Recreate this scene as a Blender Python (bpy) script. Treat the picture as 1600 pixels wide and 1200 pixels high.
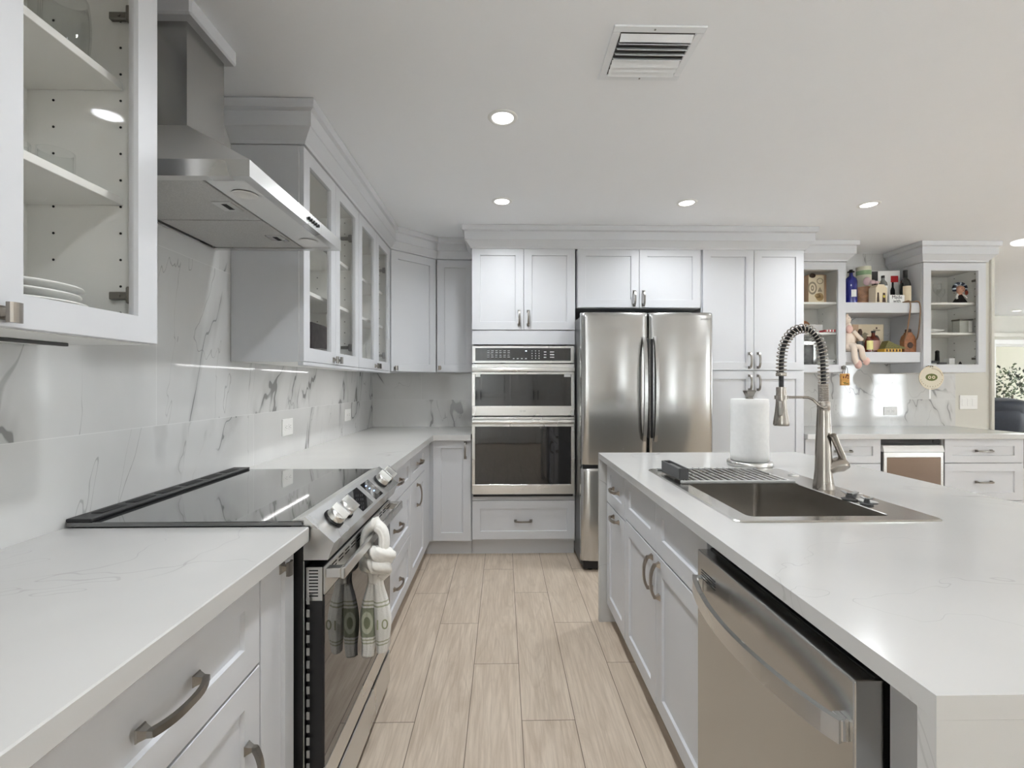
import bpy, bmesh, math, random
from mathutils import Matrix, Vector, Euler
random.seed(7)
R = math.radians
sc = bpy.context.scene
for o in list(bpy.data.objects): bpy.data.objects.remove(o)
COL = sc.collection

# ------------------------------------------------------------------ camera, world, exposure
CEIL = 2.46
cam_d = bpy.data.cameras.new('camera'); cam = bpy.data.objects.new('camera', cam_d); COL.objects.link(cam)
cam.location = (0, 0, 1.29); cam.rotation_euler = (R(90), 0, -0.02)
cam_d.sensor_fit = 'HORIZONTAL'; cam_d.sensor_width = 36.0; cam_d.lens = 36.0 * 726 / 1600
cam_d.clip_start = 0.02; cam_d.clip_end = 200
sc.camera = cam
sc.view_settings.view_transform = 'Standard'; sc.view_settings.look = 'None'
sc.view_settings.gamma = 1.0; sc.view_settings.use_curve_mapping = False
sc.view_settings.exposure = 0.74
sc.cycles.use_denoising = True
sc.cycles.max_bounces = 10; sc.cycles.diffuse_bounces = 6; sc.cycles.glossy_bounces = 6
sc.cycles.transparent_max_bounces = 16; sc.cycles.transmission_bounces = 8
sc.cycles.caustics_reflective = False; sc.cycles.caustics_refractive = False
sc.cycles.sample_clamp_indirect = 6.0
w = bpy.data.worlds.new('world'); sc.world = w; w.use_nodes = True
bg = w.node_tree.nodes['Background']
_n = w.node_tree.nodes; _l = w.node_tree.links; _g = _n.new('ShaderNodeNewGeometry'); _s = _n.new('ShaderNodeSeparateXYZ'); _m = _n.new('ShaderNodeMapRange')
_l.new(_g.outputs['Incoming'], _s.inputs[0]); _l.new(_s.outputs[2], _m.inputs[0])     # pale sky above; brighter glow below added to lift the ceiling
for _i, _q in enumerate((-.15, .15, 6.0, 20.0)): _m.inputs[_i+1].default_value = _q
_l.new(_m.outputs[0], bg.inputs[1]); bg.inputs[0].default_value = (0.94, 0.965, 1.0, 1)

def area(name, loc, rot, sx, sy, power, col=(1, 1, 1), shape='RECTANGLE', portal=False, spread=None, parent=None):
    d = bpy.data.lights.new(name, 'AREA'); d.shape = shape; d.size = sx
    if shape in ('RECTANGLE', 'ELLIPSE'): d.size_y = sy
    d.energy = power; d.color = col
    if spread: d.spread = spread
    if portal: d.cycles.is_portal = True
    o = bpy.data.objects.new(name, d); COL.objects.link(o); o.location = loc; o.rotation_euler = rot
    if parent: o.parent = parent
    return o

# window openings: (x0, x1, z0, z1) in the wall behind the camera (y = -3.2) and in the far wall (y = 7.8)
REAR = [(2.85, 3.02, 0.1, 2.3), (4.25, 4.39, 0.1, 2.3), (6.6, 7.2, 0.2, 2.2),  # unseen; narrow pair set for fridge streaks, wide one added for daylight
        (8.45, 8.9, 0.45, 2.1), (8.97, 9.07, 0.45, 2.1), (9.25, 10.1, 0.45, 2.1)]
FAR = [(8.44, 10.2, 0.08, 1.97)]
LEFTW_ADDED = [(-3.05, -2.35, .12, 2.3)]  # unseen left-wall window added to light the island fronts
SIDE_ADDED = [(4.4, 5.3, 0.15, 2.25)]      # y0, y1, z0, z1 of an unseen right-wall window added for daylight
for (x0, x1, z0, z1) in REAR:
    area('portal', ((x0+x1)/2, -3.19, (z0+z1)/2), (R(90), 0, R(180)), x1-x0, z1-z0, 1, portal=True)
for (y0, y1, z0, z1) in SIDE_ADDED:
    area('portal', (10.59, (y0+y1)/2, (z0+z1)/2), (R(90), 0, R(-90)), y1-y0, z1-z0, 1, portal=True)
for (x0, x1, z0, z1) in FAR:
    area('portal', ((x0+x1)/2, 7.79, (z0+z1)/2), (R(-90), 0, R(180)), x1-x0, z1-z0, 1, portal=True)

for (y0, y1, z0, z1) in LEFTW_ADDED:
    area('portal', (-1.15, (y0+y1)/2, (z0+z1)/2), (R(90), 0, R(90)), y1-y0, z1-z0, 1, portal=True)

# ------------------------------------------------------------------ material helpers
class NT:
    def __init__(s, m):
        s.t = m.node_tree; s.n = s.t.nodes; s.l = s.t.links
    def v(s, sock, val):
        if isinstance(val, bpy.types.NodeSocket): s.l.new(val, sock)
        elif val is not None: sock.default_value = val
    def math(s, op, a, b=None, c=None, clamp=False):
        n = s.n.new('ShaderNodeMath'); n.operation = op; n.use_clamp = clamp
        s.v(n.inputs[0], a); s.v(n.inputs[1], b)
        if c is not None: s.v(n.inputs[2], c)
        return n.outputs[0]
    def pos(s):
        g = s.n.new('ShaderNodeNewGeometry'); x = s.n.new('ShaderNodeSeparateXYZ'); s.l.new(g.outputs['Position'], x.inputs[0])
        return x.outputs
    def comb(s, x, y, z):
        n = s.n.new('ShaderNodeCombineXYZ')
        for i, q in enumerate((x, y, z)): s.v(n.inputs[i], q)
        return n.outputs[0]
    def noise(s, vec, scale, detail=4, rough=.5, dist=0.0):
        n = s.n.new('ShaderNodeTexNoise'); s.v(n.inputs['Vector'], vec); n.inputs['Scale'].default_value = scale
        n.inputs['Detail'].default_value = detail; n.inputs['Roughness'].default_value = rough; n.inputs['Distortion'].default_value = dist
        return n.outputs['Fac']
    def ramp(s, f, a, b, c=0.0, d=1.0, smooth=True):
        n = s.n.new('ShaderNodeMapRange'); n.interpolation_type = 'SMOOTHSTEP' if smooth else 'LINEAR'
        s.v(n.inputs[0], f)
        for i, q in enumerate((a, b, c, d)): s.v(n.inputs[i+1], q)
        return n.outputs[0]
    def mix(s, f, a, b):
        n = s.n.new('ShaderNodeMix'); n.data_type = 'RGBA'
        s.v(n.inputs[0], f); s.v(n.inputs[6], col4(a)); s.v(n.inputs[7], col4(b))
        return n.outputs[2]
    def bump(s, h, strength, dist=.01):
        n = s.n.new('ShaderNodeBump'); s.v(n.inputs['Height'], h); n.inputs['Strength'].default_value = strength
        n.inputs['Distance'].default_value = dist; return n.outputs[0]

def col4(c):
    if isinstance(c, bpy.types.NodeSocket) or len(c) == 4: return c
    return (c[0], c[1], c[2], 1)
def srgb(r, g, b):
    f = lambda v: (v/255/12.92) if v/255 <= .04045 else ((v/255+.055)/1.055)**2.4
    return (f(r), f(g), f(b))

def mat(name, color, rough=.5, metal=0.0, spec=.5, coat=0.0, emis=None, es=0.0, trans=0.0, ior=1.45, alpha=1.0, var=.03, vscale=12, sheen=0):
    m = bpy.data.materials.new(name); m.use_nodes = True; nt = NT(m); b = nt.n['Principled BSDF']
    if var > 0 and emis is None:
        p = nt.n.new('ShaderNodeTexCoord').outputs['Object']
        f = nt.noise(p, vscale, 3)
        c2 = tuple(min(1, c*(1-var*1.6)) for c in color[:3]); c1 = tuple(min(1, c*(1+var)) for c in color[:3])
        nt.l.new(nt.mix(f, c2, c1), b.inputs['Base Color'])
    else: b.inputs['Base Color'].default_value = col4(color)
    b.inputs['Roughness'].default_value = rough; b.inputs['Metallic'].default_value = metal
    b.inputs['Specular IOR Level'].default_value = spec; b.inputs['Coat Weight'].default_value = coat
    b.inputs['Transmission Weight'].default_value = trans; b.inputs['IOR'].default_value = ior
    b.inputs['Sheen Weight'].default_value = sheen
    if emis: b.inputs['Emission Color'].default_value = col4(emis); b.inputs['Emission Strength'].default_value = es
    return m

def brushed(name, color, rough, axis=2, amt=.08, aniso=0.0, rot=0.0, metal=1.0):
    """satin metal; aniso stretches its highlights across the grain"""
    m = bpy.data.materials.new(name); m.use_nodes = True; nt = NT(m); b = nt.n['Principled BSDF']
    f = nt.noise(nt.n.new('ShaderNodeTexCoord').outputs['Object'], 3.0, 2)
    nt.l.new(nt.ramp(f, .3, .7, rough-amt*.3, rough+amt*.3), b.inputs['Roughness'])
    nt.l.new(nt.mix(f, tuple(c*.96 for c in color), color), b.inputs['Base Color'])
    b.inputs['Metallic'].default_value = metal
    if aniso:
        tg = nt.n.new('ShaderNodeTangent'); tg.direction_type = 'RADIAL'; tg.axis = 'Z'
        nt.l.new(tg.outputs[0], b.inputs['Tangent']); b.inputs['Anisotropic'].default_value = aniso; b.inputs['Anisotropic Rotation'].default_value = rot
    return m

def glass_mat(name, tint=(.93, .96, .95), refl=.1, rough=0.02, frost=0.0):
    """thin pane: mostly transparent plus a glossy reflection that grows at grazing angles"""
    m = bpy.data.materials.new(name); m.use_nodes = True; nt = NT(m)
    for n in list(nt.n):
        if n.type == 'BSDF_PRINCIPLED': nt.n.remove(n)
    out = [n for n in nt.n if n.type == 'OUTPUT_MATERIAL'][0]
    tr = nt.n.new('ShaderNodeBsdfTransparent'); tr.inputs[0].default_value = col4(tint)
    gl = nt.n.new('ShaderNodeBsdfGlossy'); gl.inputs['Roughness'].default_value = rough
    lw = nt.n.new('ShaderNodeLayerWeight'); lw.inputs[0].default_value = .5
    f = nt.math('ADD', nt.math('MULTIPLY', nt.math('POWER', lw.outputs['Facing'], 6.5), .85), refl*.5, clamp=True)
    mx = nt.n.new('ShaderNodeMixShader'); nt.l.new(f, mx.inputs[0]); nt.l.new(tr.outputs[0], mx.inputs[1]); nt.l.new(gl.outputs[0], mx.inputs[2])
    nt.l.new(mx.outputs[0], out.inputs[0]); return m

def stone(name, base, vein, dens=.012, scale=1.0, mask=(.5, .62), rough=.1, soft=.25, tile=None, seed=0.0, stretch=(1, 1, 1), depth=.8, coat=0.0):
    """white veined stone; tile=(axis, width, height, off_u, off_z) adds grout lines"""
    m = bpy.data.materials.new(name); m.use_nodes = True; nt = NT(m); b = nt.n['Principled BSDF']
    p = nt.pos()
    x, y, z = [nt.math('MULTIPLY', p[i], float(stretch[i])) for i in range(3)]
    if tile:
        ax, tw, th, ou, oz = tile
        u = nt.math('SUBTRACT', p[0] if ax == 'X' else p[1], ou); zz = nt.math('SUBTRACT', p[2], oz)
        row = nt.math('FLOOR', nt.math('DIVIDE', zz, th))
        us = nt.math('ADD', u, nt.math('MULTIPLY', row, tw*.5))
        colm = nt.math('FLOOR', nt.math('DIVIDE', us, tw))
        sh = nt.math('ADD', nt.math('MULTIPLY', row, 7.31), nt.math('MULTIPLY', colm, 3.77))
        vec = nt.comb(nt.math('ADD', x, sh), y, nt.math('ADD', z, nt.math('ADD', nt.math('MULTIPLY', sh, .5), seed)))
        fu = nt.math('ABSOLUTE', nt.math('SUBTRACT', nt.math('FRACT', nt.math('ADD', nt.math('DIVIDE', us, tw), .5)), .5))
        fz = nt.math('ABSOLUTE', nt.math('SUBTRACT', nt.math('FRACT', nt.math('ADD', nt.math('DIVIDE', zz, th), .5)), .5))
        gr = nt.math('MINIMUM', nt.math('MULTIPLY', fu, tw), nt.math('MULTIPLY', fz, th))
        grout = nt.ramp(gr, .0008, .0016, 1, 0)
    else:
        vec = nt.comb(nt.math('ADD', x, seed), y, z)
    sx = nt.n.new('ShaderNodeSeparateXYZ'); nt.l.new(vec, sx.inputs[0]); q = sx.outputs
    tv = nt.comb(nt.math('ADD', q[0], nt.math('MULTIPLY', q[2], .35)), nt.math('SUBTRACT', q[1], nt.math('MULTIPLY', q[2], .35)), nt.math('MULTIPLY', q[2], .8))
    n1 = nt.noise(tv, .95*scale, 4, .52, .35)
    d1 = nt.math('ABSOLUTE', nt.math('SUBTRACT', n1, .5))
    wmod = nt.ramp(nt.noise(tv, 4.0*scale, 2, .5), .35, .65, .35, 1.5)
    v1 = nt.ramp(nt.math('DIVIDE', d1, wmod), dens*.25, dens*.8, 1, 0)
    mk = nt.ramp(nt.noise(tv, 1.5*scale, 2, .5, .2), mask[0], mask[1], 0, 1)
    wide = nt.math('MULTIPLY', nt.ramp(d1, 0, dens*5, soft, 0), mk)
    n2 = nt.noise(nt.comb(q[1], nt.math('SUBTRACT', nt.math('MULTIPLY', q[2], .7), q[1]), q[0]), 1.4*scale, 4, .5, .5)
    mk2 = nt.ramp(nt.noise(tv, 1.1*scale, 1, .5, .1), 1-mask[1], 1-mask[0], 1, 0)
    v2 = nt.math('MULTIPLY', nt.ramp(nt.math('ABSOLUTE', nt.math('SUBTRACT', n2, .5)), dens*.08, dens*.32, .55, 0), mk2)
    f = nt.math('ADD', nt.math('MULTIPLY', v1, mk), nt.math('ADD', wide, v2), clamp=True)
    f = nt.math('MULTIPLY', f, depth)
    cloud = nt.ramp(nt.noise(vec, 1.1*scale, 4, .6), .35, .7, 0, 1)
    c = nt.mix(cloud, base, tuple(q*.93 for q in base))
    c = nt.mix(f, c, vein)
    if tile: c = nt.mix(nt.math('MULTIPLY', grout, .55), c, (.78, .78, .77))
    nt.l.new(c, b.inputs['Base Color']); b.inputs['Roughness'].default_value = rough; b.inputs['Coat Weight'].default_value = coat
    return m

def floor_mat():
    m = bpy.data.materials.new('wood_plank_floor'); m.use_nodes = True; nt = NT(m); b = nt.n['Principled BSDF']
    p = nt.pos(); W_, L_ = .2045, 1.0925
    cx = nt.math('DIVIDE', nt.math('SUBTRACT', p[0], .073), W_); ci = nt.math('FLOOR', cx)
    ry = nt.math('DIVIDE', nt.math('ADD', nt.math('SUBTRACT', p[1], 2.872), nt.math('MULTIPLY', ci, L_/3)), L_); ri = nt.math('FLOOR', ry)
    fx = nt.math('MULTIPLY', nt.math('ABSOLUTE', nt.math('SUBTRACT', nt.math('FRACT', nt.math('ADD', cx, .5)), .5)), W_)
    fy = nt.math('MULTIPLY', nt.math('ABSOLUTE', nt.math('SUBTRACT', nt.math('FRACT', nt.math('ADD', ry, .5)), .5)), L_)
    joint = nt.ramp(nt.math('MINIMUM', fx, fy), .0009, .0019, 1, 0)
    wn = nt.n.new('ShaderNodeTexWhiteNoise'); wn.noise_dimensions = '2D'
    nt.l.new(nt.comb(ci, ri, 0.0), wn.inputs['Vector']); rnd = wn.outputs['Value']
    off = nt.math('MULTIPLY', rnd, 37.0)
    gv = nt.comb(nt.math('MULTIPLY', p[0], 9.0), nt.math('ADD', nt.math('MULTIPLY', p[1], 1.1), off), off)
    g1 = nt.noise(gv, 1.6, 6, .62, 1.6)
    wv = nt.math('ABSOLUTE', nt.math('SUBTRACT', nt.math('FRACT', nt.math('MULTIPLY', nt.noise(gv, .75, 2, .4, .6), 9.0)), .5))
    rings = nt.ramp(wv, 0.0, .16, .5, 0)
    g2 = nt.noise(nt.comb(nt.math('MULTIPLY', p[0], 130.0), nt.math('MULTIPLY', p[1], 5.0), off), 1.0, 3, .6)
    base = nt.mix(nt.ramp(g1, .3, .72), srgb(211, 196, 178), srgb(186, 169, 150))
    base = nt.mix(nt.math('MULTIPLY', rings, .5), base, srgb(160, 141, 121))
    base = nt.mix(nt.ramp(g2, .42, .68, 0, .45), base, srgb(166, 148, 129))
    base = nt.mix(nt.math('MULTIPLY', rnd, .3), base, srgb(196, 182, 164))
    base = nt.mix(joint, base, srgb(98, 84, 71))
    nt.l.new(base, b.inputs['Base Color']); b.inputs['Roughness'].default_value = .42
    nt.l.new(nt.bump(nt.math('SUBTRACT', g2, joint), .12, .002), b.inputs['Normal'])
    return m

M = {}
M['cab'] = mat('white_cabinet_paint', (.615, .622, .64), .38, var=.008)
M['cabin'] = mat('cabinet_interior_white', (.84, .835, .81), .5, var=.01)
M['ceil'] = mat('ceiling_paint', (.925, .942, .965), .9, var=.006)
M['ventw'] = mat('vent_white', (.86, .885, .91), .6, var=.006)
M['wall'] = mat('beige_wall_paint', (.62, .605, .55), .85, var=.01)
M['white_wall'] = mat('white_wall_paint', (.80, .79, .77), .85, var=.01)
M['quartz'] = stone('white_quartz', (.56, .553, .537), (.33, .32, .31), dens=.0045, scale=1.1, mask=(.50, .60), rough=.16, soft=.16, depth=.62)
M['quartz_edge'] = M['quartz']
M['tile_l'] = stone('marble_tile_left', (.64, .64, .63), (.22, .22, .215), dens=.010, scale=1.5, mask=(.44, .54), rough=.06, soft=.3,
                    tile=('Y', 1.2, .6, 1.56, 1.152), seed=3.1, stretch=(1, 1.5, .75), depth=.9)
M['tile_b'] = stone('marble_tile_back', (.64, .635, .62), (.24, .235, .23), dens=.009, scale=1.4, mask=(.46, .56), rough=.06, soft=.25,
                    tile=('X', 1.2, .6, 4.083, 1.152), seed=8.4, stretch=(1.3, 1, .8), depth=.85)
M['floor'] = floor_mat()
M['steel'] = brushed('brushed_steel', (.86, .855, .84), .46, axis=0)
M['steel_v'] = brushed('brushed_steel_doors', (.52, .517, .505), .23, aniso=.6, rot=.25)
M['steel_l'] = brushed('bright_steel', (.72, .715, .70), .28, axis=1)
M['steel_sink'] = brushed('sink_steel', (.60, .58, .55), .22, axis=1)
M['nickel'] = brushed('warm_brushed_nickel', (.37, .34, .305), .27, axis=2)
M['pull'] = brushed('satin_nickel_pull', (.27, .255, .235), .3, axis=2)
M['pull_b'] = brushed('bronze_nickel_pull', (.36, .315, .27), .3, axis=2)
M['dark_steel'] = mat('dark_grey_steel_side', (.12, .12, .12), .35, .8)
M['filter'] = mat('hood_filter_mesh', (.60, .595, .58), .45, .5, vscale=300, var=.2)
M['black'] = mat('black_plastic', (.012, .012, .013), .4, var=0)
M['black_m'] = mat('black_matte', (.02, .02, .02), .6, var=0)
M['blackglass'] = mat('black_glass', (.008, .008, .009), .03, spec=.7, coat=.5, var=0)
M['cooktop'] = mat('cooktop_black_glass', (.02, .021, .022), .05, spec=1.0, coat=1.0, var=0)
M['cooktop'].node_tree.nodes['Principled BSDF'].inputs['Coat IOR'].default_value = 2.1
M['white'] = mat('white_plastic', (.82, .82, .80), .35, var=.01)
M['grey'] = mat('mid_grey_plastic', (.30, .30, .29), .5)
M['dgrey'] = mat('dark_grey_silicone', (.085, .085, .085), .6)
M['slot'] = mat('dark_slot', (.015, .015, .015), .7, var=0)
M['pane'] = glass_mat('clear_pane', (.97, .97, .965), .001)
M['winpane'] = glass_mat('window_pane', (.96, .98, .98), .06)
M['clear'] = glass_mat('thin_clear_glass', (.985, .99, .988), .06)
M['lens'] = mat('downlight_lens', (1, 1, 1), .5, emis=(1, .98, .95), es=3)
M['paper'] = mat('paper_towel', (.84, .835, .82), .95, vscale=60, var=.04)
M['towel'] = mat('white_terry_cloth', (.80, .78, .73), 1.0, vscale=90, var=.10, sheen=.3)
M['navy'] = mat('navy_leather', (.012, .016, .028), .5, spec=.3, vscale=30, var=.2)

# ------------------------------------------------------------------ mesh builder
def F(x=0, y=0, z=0, rot=0): return Matrix.Translation((x, y, z)) @ Matrix.Rotation(R(rot), 4, 'Z')
WM = {}
class MB:
    def __init__(s, m=None): s.M = m or Matrix.Identity(4); s.v = []; s.f = []; s.sm = []; s.mi = []; s.cur = 0
    def raw(s, vs, fs, smooth=False, M2=None):
        o = len(s.v); T = s.M @ M2 if M2 is not None else s.M
        s.v += [T @ Vector(q) for q in vs]
        for f in fs: s.f.append([o+i for i in f]); s.sm.append(smooth); s.mi.append(s.cur)
        return s
    def box(s, x0, x1, y0, y1, z0, z1, bev=0.0, M2=None, seg=1, smooth=False):
        if bev <= 0:
            vs = [(x, y, z) for z in (z0, z1) for y in (y0, y1) for x in (x0, x1)]
            return s.raw(vs, [(0, 2, 3, 1), (4, 5, 7, 6), (0, 1, 5, 4), (2, 6, 7, 3), (0, 4, 6, 2), (1, 3, 7, 5)], M2=M2)
        bm = bmesh.new(); bmesh.ops.create_cube(bm, size=1)
        for q in bm.verts: q.co = Vector(((x0+x1)/2+q.co.x*(x1-x0), (y0+y1)/2+q.co.y*(y1-y0), (z0+z1)/2+q.co.z*(z1-z0)))
        bmesh.ops.bevel(bm, geom=bm.edges[:], offset=min(bev, .49*min(x1-x0, y1-y0, z1-z0)), segments=seg, affect='EDGES', profile=.5)
        s.bm(bm, smooth, M2); bm.free(); return s
    def bm(s, bm, smooth=True, M2=None):
        bm.verts.index_update(); return s.raw([q.co.copy() for q in bm.verts], [[q.index for q in f.verts] for f in bm.faces], smooth, M2)
    def sphere(s, c, r, seg=16, M2=None):
        bm = bmesh.new(); bmesh.ops.create_uvsphere(bm, u_segments=seg, v_segments=max(6, seg*2//3), radius=1)
        rr = r if hasattr(r, '__len__') else (r, r, r)
        for q in bm.verts: q.co = Vector((c[0]+q.co.x*rr[0], c[1]+q.co.y*rr[1], c[2]+q.co.z*rr[2]))
        s.bm(bm, True, M2); bm.free(); return s
    def lathe(s, prof, c=(0, 0, 0), n=24, M2=None, smooth=True, cap=True):
        """prof: [(r,z)...] about local z at c"""
        vs = []; fs = []
        for (r, z) in prof:
            for k in range(n):
                a = 2*math.pi*k/n; vs.append((c[0]+r*math.cos(a), c[1]+r*math.sin(a), c[2]+z))
        for i in range(len(prof)-1):
            for k in range(n):
                a, b = i*n+k, i*n+(k+1) % n; fs.append((a, b, b+n, a+n))
        s.raw(vs, fs, smooth, M2)
        if cap:
            for i, rev in ((0, True), (len(prof)-1, False)):
                if prof[i][0] > 1e-5:
                    q = [vs[i*n+k] for k in range(n)]; s.raw(q, [tuple(range(n))[::-1] if rev else tuple(range(n))], False, M2)
        return s
    def cyl(s, p0, p1, r0, r1=None, n=20, smooth=True):
        p0 = Vector(p0); p1 = Vector(p1); d = p1-p0; q = d.to_track_quat('Z', 'Y').to_matrix().to_4x4()
        return s.lathe([(r0, 0), (r1 if r1 is not None else r0, d.length)], n=n, M2=Matrix.Translation(p0) @ q, smooth=smooth)
    def tube(s, pts, r, n=10, smooth=True, closed=False):
        """round tube along pts; r number or list"""
        pts = [Vector(p) for p in pts]; N = len(pts); rs = r if hasattr(r, '__len__') else [r]*N
        vs = []; fs = []; up = None
        for i, p in enumerate(pts):
            if closed: t = pts[(i+1) % N]-pts[i-1]
            else: t = pts[min(i+1, N-1)]-pts[max(i-1, 0)]
            t.normalize()
            if up is None: up = t.orthogonal().normalized()
            up = (up-t*up.dot(t)).normalized(); sd = t.cross(up)
            for k in range(n):
                a = 2*math.pi*k/n; vs.append(p+(up*math.cos(a)+sd*math.sin(a))*rs[i])
        for i in range(N if closed else N-1):
            for k in range(n):
                a, b = i*n+k, i*n+(k+1) % n; c, d = ((i+1) % N)*n+(k+1) % n, ((i+1) % N)*n+k
                fs.append((a, b, c, d))
        s.raw(vs, fs, smooth)
        if not closed:
            s.raw(vs[:n], [tuple(range(n))[::-1]]); s.raw(vs[-n:], [tuple(range(n))])
        return s
    def sweep(s, pts, secs, up=(0, 0, 1), smooth=False, cap=True):
        """sweep rectangles (w along side, h along up) or polygons [(a,b)...] along pts"""
        pts = [Vector(p) for p in pts]; N = len(pts); up = Vector(up); vs = []; fs = []
        for i, p in enumerate(pts):
            t = (pts[min(i+1, N-1)]-pts[max(i-1, 0)]).normalized(); sd = t.cross(up).normalized(); u2 = sd.cross(t).normalized()
            sec = secs[i] if isinstance(secs[0], list) else secs
            for (a, b) in sec: vs.append(p+sd*a+u2*b)
        n = len(sec)
        for i in range(N-1):
            for k in range(n):
                a, b = i*n+k, i*n+(k+1) % n; fs.append((a, b, b+n, a+n))
        s.raw(vs, fs, smooth)
        if cap: s.raw(vs[:n], [tuple(range(n))[::-1]]); s.raw(vs[-n:], [tuple(range(n))])
        return s
    def prism(s, poly, a0, a1, axis='Y', smooth=False):
        """extrude polygon: axis Y -> poly (x,z); X -> (y,z); Z -> (x,y)"""
        n = len(poly); mk = {'Y': lambda p, a: (p[0], a, p[1]), 'X': lambda p, a: (a, p[0], p[1]), 'Z': lambda p, a: (p[0], p[1], a)}[axis]
        vs = [mk(p, a0) for p in poly]+[mk(p, a1) for p in poly]
        s.raw(vs, [(k, (k+1) % n, n+(k+1) % n, n+k) for k in range(n)], smooth)
        return s.raw(vs, [tuple(range(n))[::-1], tuple(range(n, 2*n))])
    def build(s, name, m, parent=None, loc=None, fix=True):
        """one mesh object; verts are world coords, converted to the parent's space"""
        pw = WM[parent.name] if parent is not None else Matrix.Translation(loc or (0, 0, 0))
        inv = pw.inverted()
        me = bpy.data.meshes.new(name); me.from_pydata([tuple(inv @ q) for q in s.v], [], s.f)
        for p, a, b in zip(me.polygons, s.sm, s.mi): p.use_smooth = a; p.material_index = b
        for q in (m if isinstance(m, (list, tuple)) else [m]): me.materials.append(M[q] if isinstance(q, str) else q)
        if fix:
            bm = bmesh.new(); bm.from_mesh(me); bmesh.ops.recalc_face_normals(bm, faces=bm.faces); bm.to_mesh(me); bm.free()
        o = bpy.data.objects.new(name, me); COL.objects.link(o)
        if parent is not None: o.parent = parent
        else: o.location = loc or (0, 0, 0)
        WM[o.name] = pw; return o

def tag(o, label=None, cat=None, group=None, kind=None):
    for k, q in (('label', label), ('category', cat), ('group', group), ('kind', kind)):
        if q: o[k] = q
    return o
def thing(name, label, cat, loc=(0, 0, 0), rot=0, group=None):
    o = bpy.data.objects.new(name, None); COL.objects.link(o); o.location = loc; o.rotation_euler = (0, 0, R(rot))
    o.empty_display_size = .05; WM[o.name] = F(*loc, rot); return tag(o, label, cat, group)
def struct(o): o['kind'] = 'structure'; return o
def text_mesh(mb, txt, size, M2, depth=.0006, align='CENTER'):
    c = bpy.data.curves.new('t', 'FONT'); c.body = txt; c.size = size; c.extrude = depth; c.align_x = align; c.align_y = 'CENTER'
    o = bpy.data.objects.new('t', c); COL.objects.link(o); bpy.context.view_layer.update()
    me = bpy.data.meshes.new_from_object(o.evaluated_get(bpy.context.evaluated_depsgraph_get()))
    mb.raw([q.co.copy() for q in me.vertices], [list(p.vertices) for p in me.polygons], False, M2)
    bpy.data.objects.remove(o); bpy.data.meshes.remove(me); bpy.data.curves.remove(c)
FRONT = Matrix.Rotation(R(90), 4, 'X')      # text lying in xy -> standing, facing -y
def rrect(x0, x1, y0, y1, r, n=5):
    out = []
    for (cx, cy, a0) in ((x1-r, y1-r, 0), (x0+r, y1-r, 90), (x0+r, y0+r, 180), (x1-r, y0+r, 270)):
        for k in range(n+1):
            a = R(a0+90*k/n); out.append((cx+r*math.cos(a), cy+r*math.sin(a)))
    return out

# ------------------------------------------------------------------ the room
XW, YW = -1.155, 4.12        # faces of the left wall and of the kitchen's back wall
X0, X1, Y0, Y1 = -1.155, 10.6, -3.2, 7.8
struct(MB().box(X0-.1, X1+.1, Y0-.1, Y1+.1, -.1, 0).build('floor', 'floor'))
struct(MB().box(X0-.1, X1+.1, Y0-.1, Y1+.1, CEIL, CEIL+.12).build('ceiling', 'ceil'))
mb = MB(); ys_ = Y0-.1
for (a, b_, z0, z1) in LEFTW_ADDED:
    mb.box(X0-.1, X0, ys_, a, 0, CEIL); mb.box(X0-.1, X0, a, b_, 0, z0); mb.box(X0-.1, X0, a, b_, z1, CEIL); ys_ = b_
mb.box(X0-.1, X0, ys_, Y1+.1, 0, CEIL); struct(mb.build('wall_left', 'white_wall'))
mb = MB(); ys_ = Y0-.1
for (a, b_, z0, z1) in SIDE_ADDED:
    mb.box(X1, X1+.1, ys_, a, 0, CEIL); mb.box(X1, X1+.1, a, b_, 0, z0); mb.box(X1, X1+.1, a, b_, z1, CEIL); ys_ = b_
mb.box(X1, X1+.1, ys_, Y1+.1, 0, CEIL); struct(mb.build('wall_right', 'white_wall'))
struct(MB().box(XW, 4.425, YW, 4.27, 0, CEIL).build('wall_back', 'wall'))
def wall_with(name, y0, y1, holes, m):
    mb = MB(); xs = X0-.1
    for (a, b, z0, z1) in sorted(holes):
        mb.box(xs, a, y0, y1, 0, CEIL); mb.box(a, b, y0, y1, 0, z0); mb.box(a, b, y0, y1, z1, CEIL); xs = b
    mb.box(xs, X1+.1, y0, y1, 0, CEIL); return struct(mb.build(name, m))
wall_with('wall_rear', Y0-.12, Y0, REAR, 'white_wall')
wall_with('wall_far', Y1, Y1+.12, FAR, 'wall')
nwin = 0
def window(x0, x1, z0, z1, yf, yb, sgn, rails=()):
    """frame just inside the wall opening, one pane"""
    global nwin; nwin += 1
    t = .035; a, b = min(yf, yb), max(yf, yb)
    fr = MB()
    fr.box(x0, x0+t, a, b, z0, z1); fr.box(x1-t, x1, a, b, z0, z1)
    fr.box(x0+t, x1-t, a, b, z0, z0+t); fr.box(x0+t, x1-t, a, b, z1-t, z1)
    for r_ in rails: fr.box(x0+t, x1-t, a, b, r_-.015, r_+.015)
    o = struct(fr.build('window_%d' % nwin, 'white')); m_ = (a+b)/2
    g = MB().box(x0+t, x1-t, m_-.003, m_+.003, z0+t, z1-t).build('glass_pane', 'winpane', parent=o); return o
for (x0, x1, z0, z1) in REAR: window(x0, x1, z0, z1, Y0-.09, Y0-.04, 1, rails=((1.3,) if x1-x0 > .3 else ()))
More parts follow.
